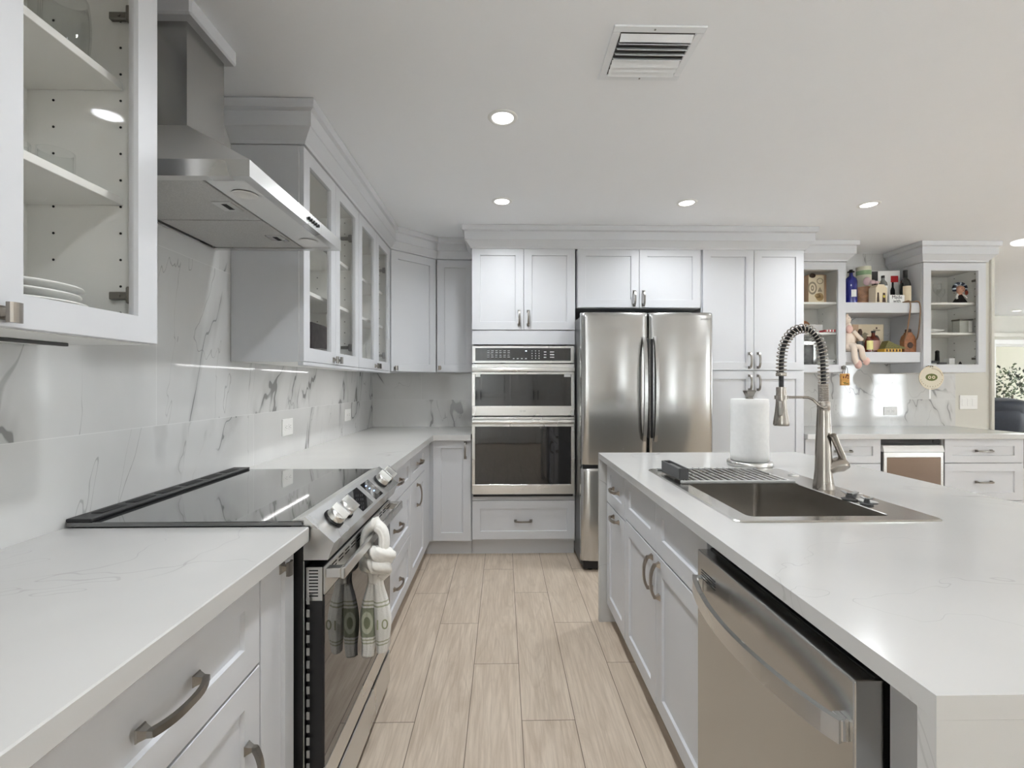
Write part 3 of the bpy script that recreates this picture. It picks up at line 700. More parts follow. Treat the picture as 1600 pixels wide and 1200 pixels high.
# ------------------------------------------------------------------ range hood
t_ = thing('range_hood', 'stainless chimney range hood with a pyramid canopy on the left wall', 'range hood', (-1.0, 1.54, 1.82))
hx0, hx1, hy0, hy1 = -1.143, -.648, 1.203, 1.873; hz0, hz1 = 1.822, 1.865
cx1, cy0, cy1 = -.970, 1.447, 1.637; cz = 2.085
b = MB()
ring = lambda x0, x1, y0, y1, z: [(x0, y0, z), (x1, y0, z), (x1, y1, z), (x0, y1, z)]
vs = ring(hx0, hx1, hy0, hy1, hz1)+ring(hx0, cx1, cy0, cy1, cz)
b.raw(vs, [(k, (k+1) % 4, 4+(k+1) % 4, 4+k) for k in range(4)]+[(4, 5, 6, 7)])
b.build('canopy', 'steel', t_)
# lip: a hollow box rim with a recessed underside
b = MB(); e = .028
vs = ring(hx0, hx1, hy0, hy1, hz1)+ring(hx0, hx1, hy0, hy1, hz0)+ring(hx0+.01, hx1-e, hy0+e, hy1-e, hz0)+ring(hx0+.01, hx1-e, hy0+e, hy1-e, hz0+.010)
b.raw(vs, [(4*i+k, 4*i+(k+1) % 4, 4*i+4+(k+1) % 4, 4*i+4+k) for i in range(3) for k in range(4)])
b.build('lip', 'steel_l', t_)
xs = hx1-e-.11
MB().box(xs, hx1-e, hy0+e, hy1-e, hz0+.006, hz0+.0105).build('light_strip', 'steel', t_)
for (a, e2) in ((hy0+e+.003, (hy0+hy1)/2-.003), ((hy0+hy1)/2+.003, hy1-e-.003)):
    b = MB(); b.box(hx0+.02, xs-.004, a, e2, hz0+.003, hz0+.010, .001); fo = b.build('grease_filter', 'filter', t_)
    b = MB(); ym = (a+e2)/2+.03; b.box(xs-.07, xs-.012, ym-.035, ym+.035, hz0+.0005, hz0+.003, .001); hd = b.build('latch', 'steel_l', fo)
    b = MB(); b.box(xs-.048, xs-.032, ym-.022, ym+.022, hz0+.0, hz0+.0006); b.build('latch_slot', 'slot', fo)
for yl in (hy0+.13, hy1-.11):
    b = MB(); b.lathe([(.034, -.002), (.030, -.004), (.026, -.002), (.0001, -.001)], ((xs+hx1-e)/2, yl, hz0+.006), 28, cap=False); b.build('lamp_lens', 'white', t_)
b = MB()
b.box(hx0, cx1, cy0, cy1, cz-.01, 2.404); b.build('chimney', 'steel_v', t_)
b = MB()
for k in range(5): b.cyl((hx1, 1.565+k*.019, (hz0+hz1)/2), (hx1+.006, 1.565+k*.019, (hz0+hz1)/2), .0055, n=14)
b.build('push_buttons', 'black', t_)

# ------------------------------------------------------------------ range
t_ = thing('range', 'stainless slide-in electric range with black glass cooktop and front knobs', 'stove', (-.8, 1.617, 0))
ya, yb = 1.242, 1.992
b = MB(); b.box(-1.13, -.53, ya, yb, .03, .905); b.build('body', 'black', t_)
b = MB(); b.box(-1.142, -.528, ya-.006, yb+.006, .9145, .928, .002); b.build('cooktop', 'cooktop', t_)
b = MB(); b.box(-1.142, -1.075, ya-.006, yb+.006, .9282, .937, .002)
b.build('rear_trim', 'black', t_)
b = MB()
for k in range(6): b.box(-1.125, -1.095, ya+.05+k*.115, ya+.135+k*.115, .9371, .9385, .0005)
b.build('vent_slot', 'slot', t_)
# control fascia: cheek profile (x, z)
prof = [(-.560, .928), (-.524, .938), (-.447, .868), (-.464, .823), (-.528, .823), (-.528, .905), (-.560, .905)]
b = MB(); b.prism(prof, ya, yb, axis='Y'); b.build('control_panel', 'steel_l', t_)
fd = Vector((-.447+.524, 0, .868-.938)).normalized(); fn = Vector((-fd.z, 0, fd.x))   # slope direction and outward normal
fn = Vector((.673, 0, .740))
FM = Matrix(((0, fd.x, fn.x, 0), (1, 0, 0, 0), (0, fd.z, fn.z, 0), (0, 0, 0, 1)))   # local x->world Y, local y-> down slope, local z-> outward
FM = Matrix.Translation((-.524, 0, .938)) @ FM
b = MB(FM); b.box(ya+.28, yb-.22, .016, .094, .0, .0016); b.build('display', 'blackglass', t_)
b = MB(FM); b.box(ya+.395, ya+.43, .016, .094, .0016, .0022); b.build('display_divider', 'steel_l', t_)
b = MB(FM)
for (yy, q) in ((1.70, .03), (1.705, .045), (1.72, .062)): b.box(yy, yy+.014, q, q+.004, .0017, .0021)
b.build('display_digits', mat('display_digit_glow', (.2, .4, .9), emis=(.35, .55, 1), es=1.5), t_)
def range_knob(yy, q=.052):
    T = FM @ Matrix.Translation((yy, q, 0))
    b = MB(T); b.lathe([(.031, 0), (.031, .006), (.029, .008)], n=28); k_ = b.build('knob_base', 'black', t_)
    b = MB(T); b.lathe([(.027, .008), (.026, .022), (.0245, .026), (.0001, .027)], n=28, cap=False)
    T2 = Matrix.Identity(4)
    b.raw([(-.008, -.026, .024), (.008, -.026, .024), (.008, .026, .024), (-.008, .026, .024), (-.005, -.025, .045), (.005, -.025, .045), (.005, .025, .045), (-.005, .025, .045)],
          [(0, 1, 5, 4), (1, 2, 6, 5), (2, 3, 7, 6), (3, 0, 4, 7), (4, 5, 6, 7)], M2=T2)
    b.build('knob', 'steel_l', t_)
for yy in (ya+.10, ya+.185, yb-.145, yb-.06): range_knob(yy)
# door
b = MB(); b.box(-.525, -.480, ya+.012, yb-.012, .185, .800, .003); dr = b.build('oven_door', 'black', t_)
b = MB(); b.box(-.482, -.4755, ya+.013, yb-.013, .725, .800, .002); b.build('top_band', 'steel_l', dr)
b = MB(); b.box(-.481, -.4770, ya+.013, yb-.013, .262, .724, .001); b.build('glass', M['blackglass'], dr)
b = MB(); b.box(-.481, -.4755, ya+.013, yb-.013, .187, .261, .001); b.build('lower_band', 'steel_l', dr)
b = MB(); b.box(-.526, -.482, ya+.0095, ya+.0125, .71, .800, .001); b.build('side_cap', 'steel_l', dr)
b = MB()
for k in range(9): b.box(-.517, -.493, ya+.0085, ya+.0096, .722+k*.0085, .725+k*.0085, M2=None)
b.build('side_vents', 'slot', dr)
b = MB()
for s_ in (0, 1):
    for k in range(12):
        yy = ya+.06+k*.0555; b.box(-.4765, -.4750, yy, yy+.038, .775+s_*.010, .779+s_*.010)
b.build('top_vents', 'slot', dr)
b = MB()    # flat bar handle
b.box(-.436, -.424, ya+.015, yb-.015, .765, .797, .003)
b.box(-.476, -.436, ya+.017, ya+.045, .768, .794, .002); b.box(-.476, -.436, yb-.045, yb-.017, .768, .794, .002)
b.build('handle', 'steel_l', dr)
b = MB(); b.box(-.525, -.478, ya+.012, yb-.012, .035, .165, .003); dw = b.build('storage_drawer', 'steel_l', t_)
MB().box(-.52, -.49, ya+.015, yb-.015, .166, .184).build('drawer_gap', 'slot', t_)
b = MB(); b.box(-.528, -.526, ya-.001, ya+.002, .03, .82); 
for k in range(20): b.box(-.52, -.512, ya-.0005, ya+.0008, .06+k*.034, .08+k*.034)
b.build('side_rail', 'grey', t_)
b = MB()
for (x, y) in ((-1.05, ya+.06), (-1.05, yb-.06), (-.58, ya+.06), (-.58, yb-.06)): b.cyl((x, y, 0), (x, y, .031), .018)
b.build('feet', 'black_m', t_)

# ------------------------------------------------------------------ wall oven
t_ = thing('wall_oven', 'stainless double wall oven with a microwave compartment above', 'oven', (.152, 3.46, .45))
ox0, ox1 = -.212, .516
MB().box(ox0, ox1, 3.492, 3.98, .462, 1.575).build('body', 'dark_steel', t_)
b = MB(); b.box(-.227, .531, 3.440, 3.4655, 1.445, 1.572, .003); cp = b.build('control_frame', 'steel_l', t_)
b = MB(); b.box(-.203, .505, 3.4385, 3.4402, 1.462, 1.556, .0005); gp = b.build('control_panel', 'blackglass', t_)
lab = mat('panel_print', (.55, .56, .56), .6, var=0); b = MB()
rr = random.Random(3)
for i in range(6):
    for j in (1.488, 1.502, 1.520, 1.534):
        b.box(-.115+i*.030, -.100+i*.030+rr.random()*.004, 3.4378, 3.4384, j, j+.0035)
for i in range(3):
    for j in range(4): b.box(.215+i*.026, .220+i*.026, 3.4378, 3.4384, 1.478+j*.018, 1.484+j*.018)
for j in range(3): b.box(.350, .382, 3.4378, 3.4384, 1.484+j*.020, 1.492+j*.020); b.box(.305, .323, 3.4378, 3.4384, 1.484+j*.020, 1.491+j*.020)
for i in range(4): b.box(.075+i*.03, .088+i*.03, 3.4378, 3.4384, 1.475, 1.481)
b.build('print_marks', lab, gp)
b = MB(); text_mesh(b, '10', .014, Matrix.Translation((.172, 3.4380, 1.534)) @ FRONT); b.build('clock_digits', mat('clock_glow', (1, 1, 1), emis=(.8, .9, 1), es=2), gp)
def oven_door(z0, z1, gz0, gz1, hz, name):
    b = MB(); shaker(b, -.227, .531, z0, z1, t=.045, rail=.026, railz=.02, rec=.0, y=3.432)
    b = MB(); y0 = 3.432
    b.box(-.227, .531, y0, y0+.033, z0, gz0, .002); b.box(-.227, .531, y0, y0+.033, gz1, z1, .002)
    b.box(-.227, -.204, y0, y0+.033, gz0, gz1, .001); b.box(.508, .531, y0, y0+.033, gz0, gz1, .001)
    d_ = b.build(name, 'steel_l', t_)
    MB().box(-.205, .509, y0+.002, y0+.030, gz0-.001, gz1+.001).build('glass', 'blackglass', d_)
    b = MB(); n = 14; pts = [(-.222+.748*k/n, y0-.034-.006*math.sin(math.pi*k/n), hz) for k in range(n+1)]
    b.sweep(pts, [(-.007, -.017), (.007, -.013), (.009, 0), (.007, .013), (-.007, .017)], up=(0, 0, 1))
    for x in (-.215, .510): b.box(x-.005, x+.012, y0-.034, y0+.002, hz-.012, hz+.012, .002)
    b.build('handle', 'steel_l', d_)
    return d_
d_ = oven_door(1.056, 1.438, 1.127, 1.362, 1.395, 'microwave_door')
b = MB(); text_mesh(b, 'LG', .016, Matrix.Translation((.16, 3.4318, 1.09)) @ FRONT); b.tube([(.135+.0065*math.cos(a_), 3.4316, 1.09+.0065*math.sin(a_)) for a_ in [k*math.pi/6 for k in range(12)]], .0009, 6, closed=True)
b.build('logo', 'grey', d_)
for (a, e) in ((-.200, -.165), (.455, .503)):
    b = MB(); b.box(a, e, 3.4325, 3.4338, 1.342, 1.362); b.build('sticker', 'white', d_)
oven_door(.475, 1.045, .547, .975, 1.012, 'oven_door')
b = MB(); b.box(-.218, .522, 3.445, 3.49, .455, .472); b.build('lower_vent', 'black_m', t_)

# ------------------------------------------------------------------ fridge
t_ = thing('fridge', 'stainless french-door fridge with a bottom freezer', 'fridge', (.995, 3.6, 0))
fx0, fx1 = .538, 1.452
b = MB(); b.box(fx0+.006, fx1-.006, 3.235, 4.06, .03, 1.765, .004); b.build('body', 'dark_steel', t_)
def bulged(x0, x1, z0, z1, name, yf=3.155, yb=3.228, bul=.016, er=.018):
    """door slab: rounded vertical edges and a slightly convex face"""
    N = 14; poly = []
    xm, hw = (x0+x1)/2, (x1-x0)/2
    for k in range(N+1):
        u = -1+2*k/N; uu = math.copysign(1-(1-abs(u))**1.6, u)
        edge = er*max(0, (abs(uu)-.90)/.10)**2
        poly.append((xm+uu*hw, yf+bul*uu*uu+edge))
    zs = [(z0, .006), (z0+.006, 0), (z0+(z1-z0)*.5, -.001), (z1-.03, 0), (z1-.010, .003), (z1, .012)]
    vs = []; n = len(poly)+2
    for (z, dy) in zs:
        for (x, y) in poly: vs.append((x, y+dy, z))
        vs += [(x1, yb, z), (x0, yb, z)]
    b = MB()
    for i in range(len(zs)-1):
        for k in range(n): a, e = i*n+k, i*n+(k+1) % n; b.f.append([a, e, e+n, a+n]); b.sm.append(k < n-3); b.mi.append(0)
    b.f += [list(range(n)), list(range((len(zs)-1)*n, len(zs)*n))]; b.sm += [False, False]; b.mi += [0, 0]
    b.v = [Vector(q) for q in vs]
    return b.build(name, 'steel_v', t_)
xm = 1.003
dl_ = bulged(fx0, xm-.003, .735, 1.782, 'door'); dr_ = bulged(xm+.003, fx1, .735, 1.782, 'door'); fz_ = bulged(fx0, fx1, .075, .715, 'freezer_drawer')
def fridge_handle(d_, x, sg):
    b = MB(); n = 16; pts = []; secs = []
    for k in range(n+1):
        u = k/n; z = .90+.71*u; o = .050*math.sin(math.pi*u)**.55+.002
        pts.append((x+sg*.004, 3.158-o, z)); secs.append([(-.011, -.010), (.011, -.010), (.011, .010), (-.011, .010)])
    b.sweep(pts, secs, up=(0, 1, 0)); return b.build('handle', 'steel_v', d_)
fridge_handle(dl_, xm-.034, -1); fridge_handle(dr_, xm+.034, 1)
for d_, x in ((dl_, xm-.016), (dr_, xm+.016)):
    MB().box(x-.009, x+.009, 3.150, 3.158, .92, 1.60, .003).build('handle_recess', 'black', d_)
b = MB(); text_mesh(b, 'SAMSUNG', .016, Matrix.Translation((1.395, 3.156, 1.735)) @ FRONT); b.build('logo', 'grey', dr_)
b = MB(); b.box(fx0+.01, fx1-.01, 3.175, 3.235, .710, .740); b.build('door_gap', 'black', t_)
b = MB(); b.box(fx0+.02, fx1-.02, 3.20, 3.9, .012, .072, .004); b.build('toe_grille', 'black', t_)
b = MB()
for x in (fx0+.07, fx1-.07): b.cyl((x, 3.24, 0), (x, 3.24, .02), .02); b.cyl((x, 3.9, 0), (x, 3.9, .035), .02)
b.build('feet', 'black_m', t_)
for a in (fx0+.02, fx1-.12): MB().box(a, a+.10, 3.245, 3.33, 1.766, 1.79, .004).build('hinge_cover', 'dgrey', t_)

# ------------------------------------------------------------------ dishwasher
t_ = thing('dishwasher', 'stainless dishwasher with an arched bar handle in the island', 'dishwasher', (.85, .97, 0))
ya, yb = .690, 1.254
MB().box(.580, 1.12, ya+.004, yb-.002, .1, .872).build('body', 'black', t_)
b = MB(); b.box(.530, .578, ya, yb, .115, .842, .003, seg=2); dd = b.build('door', 'steel_v', t_)
b = MB(); b.box(.564, .5785, ya+.004, yb-.004, .8425, .846); b.build('control_strip', 'black', dd)
b = MB()
for k in range(4): b.box(.5288, .5302, yb-.105, yb-.025, .795-.007*k, .7965-.007*k)
b.build('vent_slots', 'slot', dd)
b = MB(); n = 22; pts = []; secs = []
for k in range(n+1):
    u = k/n; yy = ya+.012+(yb-ya-.024)*u; o = .004+.046*math.sin(math.pi*u)**.75
    pts.append((.530-o-.006, yy, .758)); secs.append([(-.008, -.018), (.005, -.018), (.008, -.010), (.008, .012), (.003, .018), (-.008, .018)])
b.sweep(pts, secs, up=(0, 0, 1))
b.box(.518, .531, ya+.010, ya+.034, .741, .775, .002); b.box(.518, .531, yb-.034, yb-.010, .741, .775, .002)
b.build('handle', 'steel_l', dd)
MB().box(.60, 1.1, ya+.01, yb-.01, 0, .099).build('toe_panel', 'black_m', t_)

# ------------------------------------------------------------------ sink and what stands around it
t_ = thing('kitchen_sink', 'stainless drop-in sink with a wide faucet ledge in the island', 'sink', (.92, 1.64, .914))
def loop(r_, z): return [(a, e, z) for a, e in r_]
b = MB(); n5 = 5
R1 = rrect(.633, 1.215, 1.245, 2.028, .025, n5); R1b = rrect(.637, 1.211, 1.249, 2.024, .022, n5)
R2 = rrect(.688, 1.098, 1.288, 1.985, .022, n5); R3 = rrect(.690, 1.096, 1.290, 1.983, .02, n5); R4 = rrect(.698, 1.088, 1.298, 1.975, .02, n5)
def rings_mesh(b, rings, close=True, smooth=False):
    n = len(rings[0]); vs = [q for r_ in rings for q in r_]
    fs = [(i*n+k, i*n+(k+1) % n, (i+1)*n+(k+1) % n, (i+1)*n+k) for i in range(len(rings)-1) for k in range(n)]
    if close: fs.append(tuple(range((len(rings)-1)*n, len(rings)*n)))
    b.raw(vs, fs, smooth)
rings_mesh(b, [loop(R1, .9145), loop(R1b, .9185), loop(R2, .9185), loop(R3, .916)], close=False); b.build('rim', 'steel_sink', t_, fix=False)
b = MB(); rings_mesh(b, [loop(R3, .916), loop(R3, .90), loop(R4, .705), loop(rrect(.72, 1.066, 1.32, 1.953, .02, n5), .690)]); b.build('basin', 'steel_sink', t_, fix=False)
b = MB(); b.lathe([(.045, .6915), (.040, .694), (.012, .692), (.0001, .693)], (.95, 1.63, 0), 24, cap=False); b.build('drain', 'steel_l', t_)
b = MB(); b.lathe([(.020, .9187), (.020, .922), (.017, .924), (.0001, .924)], (1.178, 1.86, 0), 24, cap=False); b.build('dispenser_cap', 'steel_l', t_)
# roll-up rack
t_ = thing('drying_rack', 'grey roll-up drying rack laid across the far end of the sink', 'drying rack', (.87, 1.86, .919))
b = MB()
for yy in (1.722, 1.985): b.box(.665, 1.095, yy-.008, yy+.008, .919, .929, .002)
b.build('edge_strip', M['grey'] if False else mat('light_grey_silicone', (.42, .42, .41), .5), t_)
for k in range(16):
    x = .685+k*.0262; b = MB(); b.tube([(x, 1.722, .925), (x, 1.985, .925)], .0048, 8); b.build('rod', 'steel_l', t_)
# sponge caddy
t_ = thing('sponge_caddy', 'dark grey open-topped sponge caddy on the left end of the drying rack', 'caddy', (.672, 1.83, .929))
b = MB(); z0, z1 = .930, .972; x0, x1, y0, y1 = .662, .700, 1.735, 1.925
b.box(x0, x1, y0, y1, z0, z0+.003); b.box(x0, x0+.005, y0, y1, z0+.003, z1, .001); b.box(x1-.005, x1, y0, y1, z0+.003, z1, .001)
b.box(x0+.005, x1-.005, y0, y0+.005, z0+.003, z1, .001); b.box(x0+.005, x1-.005, y1-.005, y1, z0+.003, z1, .001); b.build('tray', 'dgrey', t_)
tag(MB().box(.669, .693, 1.77, 1.89, .9335, .966, .004, seg=2).build('sponge', mat('grey_sponge', (.16, .16, .15), .95, vscale=200, var=.3)), 'dark sponge standing inside the sponge caddy', 'sponge')
# paper towels
px_, py_ = 1.140, 2.125
t_ = thing('paper_towel_holder', 'steel paper towel stand with a square finial behind the sink', 'paper towel holder', (px_, py_, .914))
b = MB(); b.lathe([(.094, 0), (.096, .004), (.096, .020), (.092, .023), (.0001, .023)], (px_, py_, .9145), 40, cap=True); b.build('base', 'steel_l', t_)
b = MB(); b.cyl((px_, py_, .936), (px_, py_, 1.226), .007); b.build('rod', 'steel_l', t_)
b = MB(); vs = []
for (s_, z) in ((.012, 1.222), (.011, 1.230), (.019, 1.252), (.021, 1.258), (.017, 1.262)): vs += [(px_+a*s_, py_+e*s_, z) for a, e in ((-1, -1), (1, -1), (1, 1), (-1, 1))]
b.raw(vs, [(i*4+k, i*4+(k+1) % 4, i*4+4+(k+1) % 4, i*4+4+k) for i in range(4) for k in range(4)]+[(0, 1, 2, 3), (16, 17, 18, 19)]); b.build('finial', 'pull', t_)
b = MB(); prof = [(.020, 1.221), (.078, 1.221), (.080, 1.219)]+[(.0805+.0008*math.sin(k*1.7), 1.219-.279*k/10) for k in range(1, 10)]+[(.080, .940), (.078, .9385), (.020, .9385), (.020, 1.221)]
b.lathe(prof, (px_, py_, 0), 48, cap=False)
tag(b.build('paper_towel_roll', 'paper', loc=(px_, py_, .938)), 'full white paper towel roll standing on its steel holder', 'paper towels')

# faucet
FX, FY = 1.142, 1.632
t_ = thing('faucet', 'tall brushed spring-neck kitchen faucet with a pull-down spray head', 'faucet', (FX, FY, .914))
b = MB(); b.lathe([(.0345, .9188), (.034, .925), (.030, .955), (.0275, .985), (.0265, 1.02), (.0255, 1.08), (.0225, 1.15), (.0205, 1.19), (.0200, 1.205), (.0207, 1.206), (.0205, 1.225), (.0185, 1.228)], (FX, FY, 0), 36)
b.build('body', 'nickel', t_)
b = MB(); pts = [(FX+.002, FY-.004, .985), (FX+.030, FY-.008, 1.000), (FX+.052, FY-.010, 1.006), (FX+.068, FY-.010, 1.012), (FX+.075, FY-.010, 1.018)]
b.tube(pts, [.022, .024, .027, .024, .006], 20); b.build('valve', 'nickel', t_)
b = MB(); pts = [(FX+.068, FY-.012, .995), (FX+.052, FY-.020, 1.035), (FX+.030, FY-.028, 1.075), (FX+.008, FY-.036, 1.112)]
b.tube(pts, [.0095, .0115, .0105, .0115], 16); b.build('lever_handle', 'nickel', t_)
b = MB(); b.tube([(FX, FY, 1.226), (FX-.001, FY, 1.29)], .0125, 14); b.build('inner_tube', 'nickel', t_)
P_ = [(0, 1.29), (-.001, 1.335), (-.004, 1.385), (-.011, 1.425), (-.028, 1.460), (-.052, 1.482), (-.078, 1.487), (-.106, 1.478), (-.128, 1.456), (-.143, 1.425), (-.150, 1.390), (-.152, 1.350), (-.152, 1.323)]
def catmull(P, m=8):
    out = []
    for i in range(len(P)-1):
        p0, p1, p2, p3 = P[max(i-1, 0)], P[i], P[i+1], P[min(i+2, len(P)-1)]
        for k in range(m):
            t = k/m; out.append(tuple(.5*((2*p1[j])+(-p0[j]+p2[j])*t+(2*p0[j]-5*p1[j]+4*p2[j]-p3[j])*t*t+(-p0[j]+3*p1[j]-3*p2[j]+p3[j])*t**3) for j in range(len(p1))))
    return out+[tuple(P[-1])]
cv = [Vector((FX+a, FY, z)) for a, z in catmull(P_)]
b = MB(); b.tube([tuple(q) for q in cv]+[(FX-.152, FY, 1.27)], .0085, 12); b.build('hose', 'black', t_)
def helix(path, turns, r, wire, seg=14):
    L_ = [0]; 
    for i in range(1, len(path)): L_.append(L_[-1]+(path[i]-path[i-1]).length)
    out = []; N = int(turns*seg)
    for k in range(N+1):
        s_ = L_[-1]*k/N; i = max(j for j in range(len(L_)) if L_[j] <= s_+1e-9); i = min(i, len(path)-2)
        u = (s_-L_[i])/(L_[i+1]-L_[i]); p = path[i].lerp(path[i+1], u); tg = (path[i+1]-path[i]).normalized()
        sd = Vector((0, 1, 0)); nn = sd.cross(tg).normalized(); a = 2*math.pi*k/seg
        out.append(p+(nn*math.cos(a)+sd*math.sin(a))*r)
    return out
b = MB(); b.tube(helix(cv, 33, .0158, 0), .0021, 6); b.build('spring_coil', 'nickel', t_)
b = MB(); b.tube(helix([Vector((FX, FY, 1.228)), Vector((FX-.001, FY, 1.29))], 17, .0150, 0), .0020, 6); b.build('tight_coil', 'nickel', t_)
hx = FX-.152
b = MB(); b.lathe([(.0165, 1.318), (.0175, 1.320), (.0175, 1.328), (.0165, 1.331)], (hx, FY, 0), 24); b.build('coil_collar', 'nickel', t_)
b = MB(); b.lathe([(.0165, 1.279), (.0165, 1.262), (.0162, 1.260), (.0178, 1.22), (.0205, 1.19), (.0255, 1.155), (.0262, 1.148), (.0245, 1.142), (.0001, 1.141)], (hx, FY, 0), 28, cap=False)
b.raw([(hx+.0165*math.cos(a), FY+.0165*math.sin(a), 1.279) for a in [k*math.pi/14 for k in range(28)]], [tuple(range(28))]); sh = b.build('spray_head', 'nickel', t_)
b = MB(); b.box(hx-.024, hx-.008, FY-.0245, FY-.0165, 1.178, 1.232, .004, seg=2); b.build('spray_button', 'pull', sh)
b = MB(); b.tube([(hx+.010, FY, 1.243)]+[(hx+a, FY-e, z) for a, e, z in ((.03, 0, 1.243), (.07, 0, 1.243), (.095, .002, 1.242), (.108, .006, 1.236), (.118, .012, 1.224), (.126, .018, 1.212), (.138, .020, 1.206), (.150, .018, 1.209))], .0048, 10)
b.lathe([(.0215, 1.236), (.0215, 1.249)], (hx, FY, 0), 24); b.build('docking_arm', 'nickel', t_)
# little clips on the sink ledge
def clip(x, y, s, label, m):
    t_ = thing('sink_clip', label, 'clip', (x, y, .9187))
    b = MB(); b.lathe([(.020*s, 0), (.021*s, .004), (.010*s, .006), (.009*s, .014)], (x, y, .9190), 8, smooth=False); b.build('base', 'dgrey', t_)
    b = MB()
    for k in range(3):
        a = k*2.1+.4; c_, s2 = math.cos(a), math.sin(a)
        b.box(-.007*s, .007*s, .004*s, .024*s, 0, .004, .0015, M2=Matrix.Translation((x, y, .9325)) @ Matrix.Rotation(a, 4, 'Z') @ Matrix.Rotation(R(22), 4, 'X'))
    b.build('prong', m, t_)
clip(1.112, 1.468, 1.15, 'dark grey three-pronged clip nearer the faucet base', 'grey'); clip(1.118, 1.405, .85, 'smaller grey clip farther from the faucet on the sink ledge', 'grey')
b = MB(); b.box(1.125, 1.165, 1.415, 1.50, .9190, .924, .002, M2=None); b.cyl((1.143, 1.475, .924), (1.143, 1.475, .938), .014)
tag(b.build('silicone_stopper', mat('pale_silicone', (.55, .54, .52), .4), loc=(1.145, 1.45, .919)), 'pale flat sink stopper piece beside the grey clips', 'stopper')

# ------------------------------------------------------------------ towel knotted on the range handle
def towel_mat():
    m = bpy.data.materials.new('towel_banknote_print'); m.use_nodes = True; nt = NT(m); b = nt.n['Principled BSDF']; p = nt.pos()
    base = (.78, .765, .72); z = p[2]
    band = lambda a, e: nt.math('MULTIPLY', nt.ramp(z, a-.0015, a, 0, 1, False), nt.ramp(z, e, e+.0015, 1, 0, False))
    y = nt.math('ADD', p[0], .424); yl = nt.math('ADD', p[0], .449)
    left = nt.ramp(y, -.002, .001, 1, 0)
    oval = nt.math('SQRT', nt.math('ADD', nt.math('POWER', nt.math('DIVIDE', yl, .019), 2.0), nt.math('POWER', nt.math('DIVIDE', nt.math('SUBTRACT', z, .500), .036), 2.0)))
    c = nt.mix(nt.math('MULTIPLY', band(.452, .548), left), base, (.27, .29, .20))
    c = nt.mix(nt.math('MULTIPLY', nt.math('MULTIPLY', nt.ramp(oval, .95, 1.1, 1, 0), left), .8), c, (.62, .63, .50))
    c = nt.mix(nt.math('MULTIPLY', nt.ramp(oval, .5, .62, 1, 0), left), c, (.22, .24, .15))
    lines = nt.math('ADD', band(.556, .560), nt.math('ADD', band(.569, .572), nt.math('ADD', band(.441, .444), band(.430, .433))))
    c = nt.mix(nt.math('MULTIPLY', lines, .8), c, (.33, .34, .20))
    c = nt.mix(nt.math('MULTIPLY', band(.5, .5), 0.0), c, base)
    f = nt.noise(nt.comb(p[0], p[1], p[2]), 320, 2)
    nt.l.new(c, b.inputs['Base Color']); b.inputs['Roughness'].default_value = 1; nt.l.new(nt.bump(f, .5, .004), b.inputs['Normal']); b.inputs['Sheen Weight'].default_value = .3
    return m
t_ = thing('kitchen_towel', 'white banknote-print kitchen towel knotted around the range door handle', 'towel', (-.43, 1.63, .8))
def loft(path, radii, n=28, folds=5, amp=.12, ph=0.0, tw=0.0):
    """path points, radii (a,b) of the oval section, soft folds"""
    vs = []; fs = []; N = len(path); up = Vector((1, 0, 0))
    for i, p in enumerate(path):
        p = Vector(p); t = (Vector(path[min(i+1, N-1)])-Vector(path[max(i-1, 0)])).normalized()
        u = (up-t*up.dot(t)).normalized(); v = t.cross(u); a_, b_ = radii[i]
        for k in range(n):
            q = 2*math.pi*k/n; m_ = 1+amp*math.sin(folds*q+ph+tw*i)+amp*.4*math.sin(9*q+ph*2)
            vs.append(p+u*(a_*m_*math.cos(q))+v*(b_*m_*math.sin(q)))
    fs = [(i*n+k, i*n+(k+1) % n, (i+1)*n+(k+1) % n, (i+1)*n+k) for i in range(N-1) for k in range(n)]
    return vs, fs+[tuple(range(n)), tuple(range((N-1)*n, N*n))]
TY = 1.56
b = MB()
path = catmull([(-.446, TY, .700), (-.458, TY+.003, .742), (-.457, TY+.006, .785), (-.440, TY+.010, .812), (-.418, TY+.012, .812), (-.400, TY+.010, .788), (-.397, TY+.004, .745), (-.408, TY, .700)], 5)
b.raw(*loft(path, [(.0165, .036)]*len(path), n=30, folds=3, amp=.10, ph=.6), smooth=True)
b.build('loop', 'towel', t_)
b = MB()
path = catmull([(-.455, TY+.01, .745), (-.430, TY-.034, .742), (-.396, TY-.022, .728), (-.384, TY+.012, .712), (-.410, TY+.034, .700), (-.440, TY+.02, .694), (-.452, TY-.012, .700), (-.428, TY-.036, .702), (-.396, TY-.022, .690), (-.392, TY, .672), (-.410, TY-.004, .650)], 6)
N_ = len(path); b.raw(*loft(path, [(.019+.006*math.sin(math.pi*k/N_), .020+.009*math.sin(math.pi*k/N_)) for k in range(N_)], n=26, folds=4, amp=.10, tw=.12), smooth=True)
path = catmull([(-.425, TY, .74), (-.424, TY, .70), (-.424, TY, .66), (-.426, TY, .63)], 5)
b.raw(*loft(path, [(.036, .034), (.036, .034), (.036, .034)]+[(.034-.0011*k, .032-.0008*k) for k in range(len(path)-3)], n=30, folds=6, amp=.10, tw=.06), smooth=True)
b.build('knot', 'towel', t_)
b = MB()
def tail(sg, zz_, cs, ws, ph):
    pts = [(-.425+sg*c_, TY-.004*sg, z) for z, c_ in zip(zz_, cs)]; rad = [(w_, .012+.35*w_) for w_ in ws]
    pts = catmull(pts, 5); rad = catmull(rad, 5); b.raw(*loft(pts, rad, n=44, folds=3, amp=.09, ph=ph), smooth=True)
tail(-1, (.665, .62, .58, .54, .50, .46, .42, .385), (.008, .010, .016, .021, .024, .024, .023, .026), (.016, .016, .021, .025, .026, .024, .021, .019), .3)
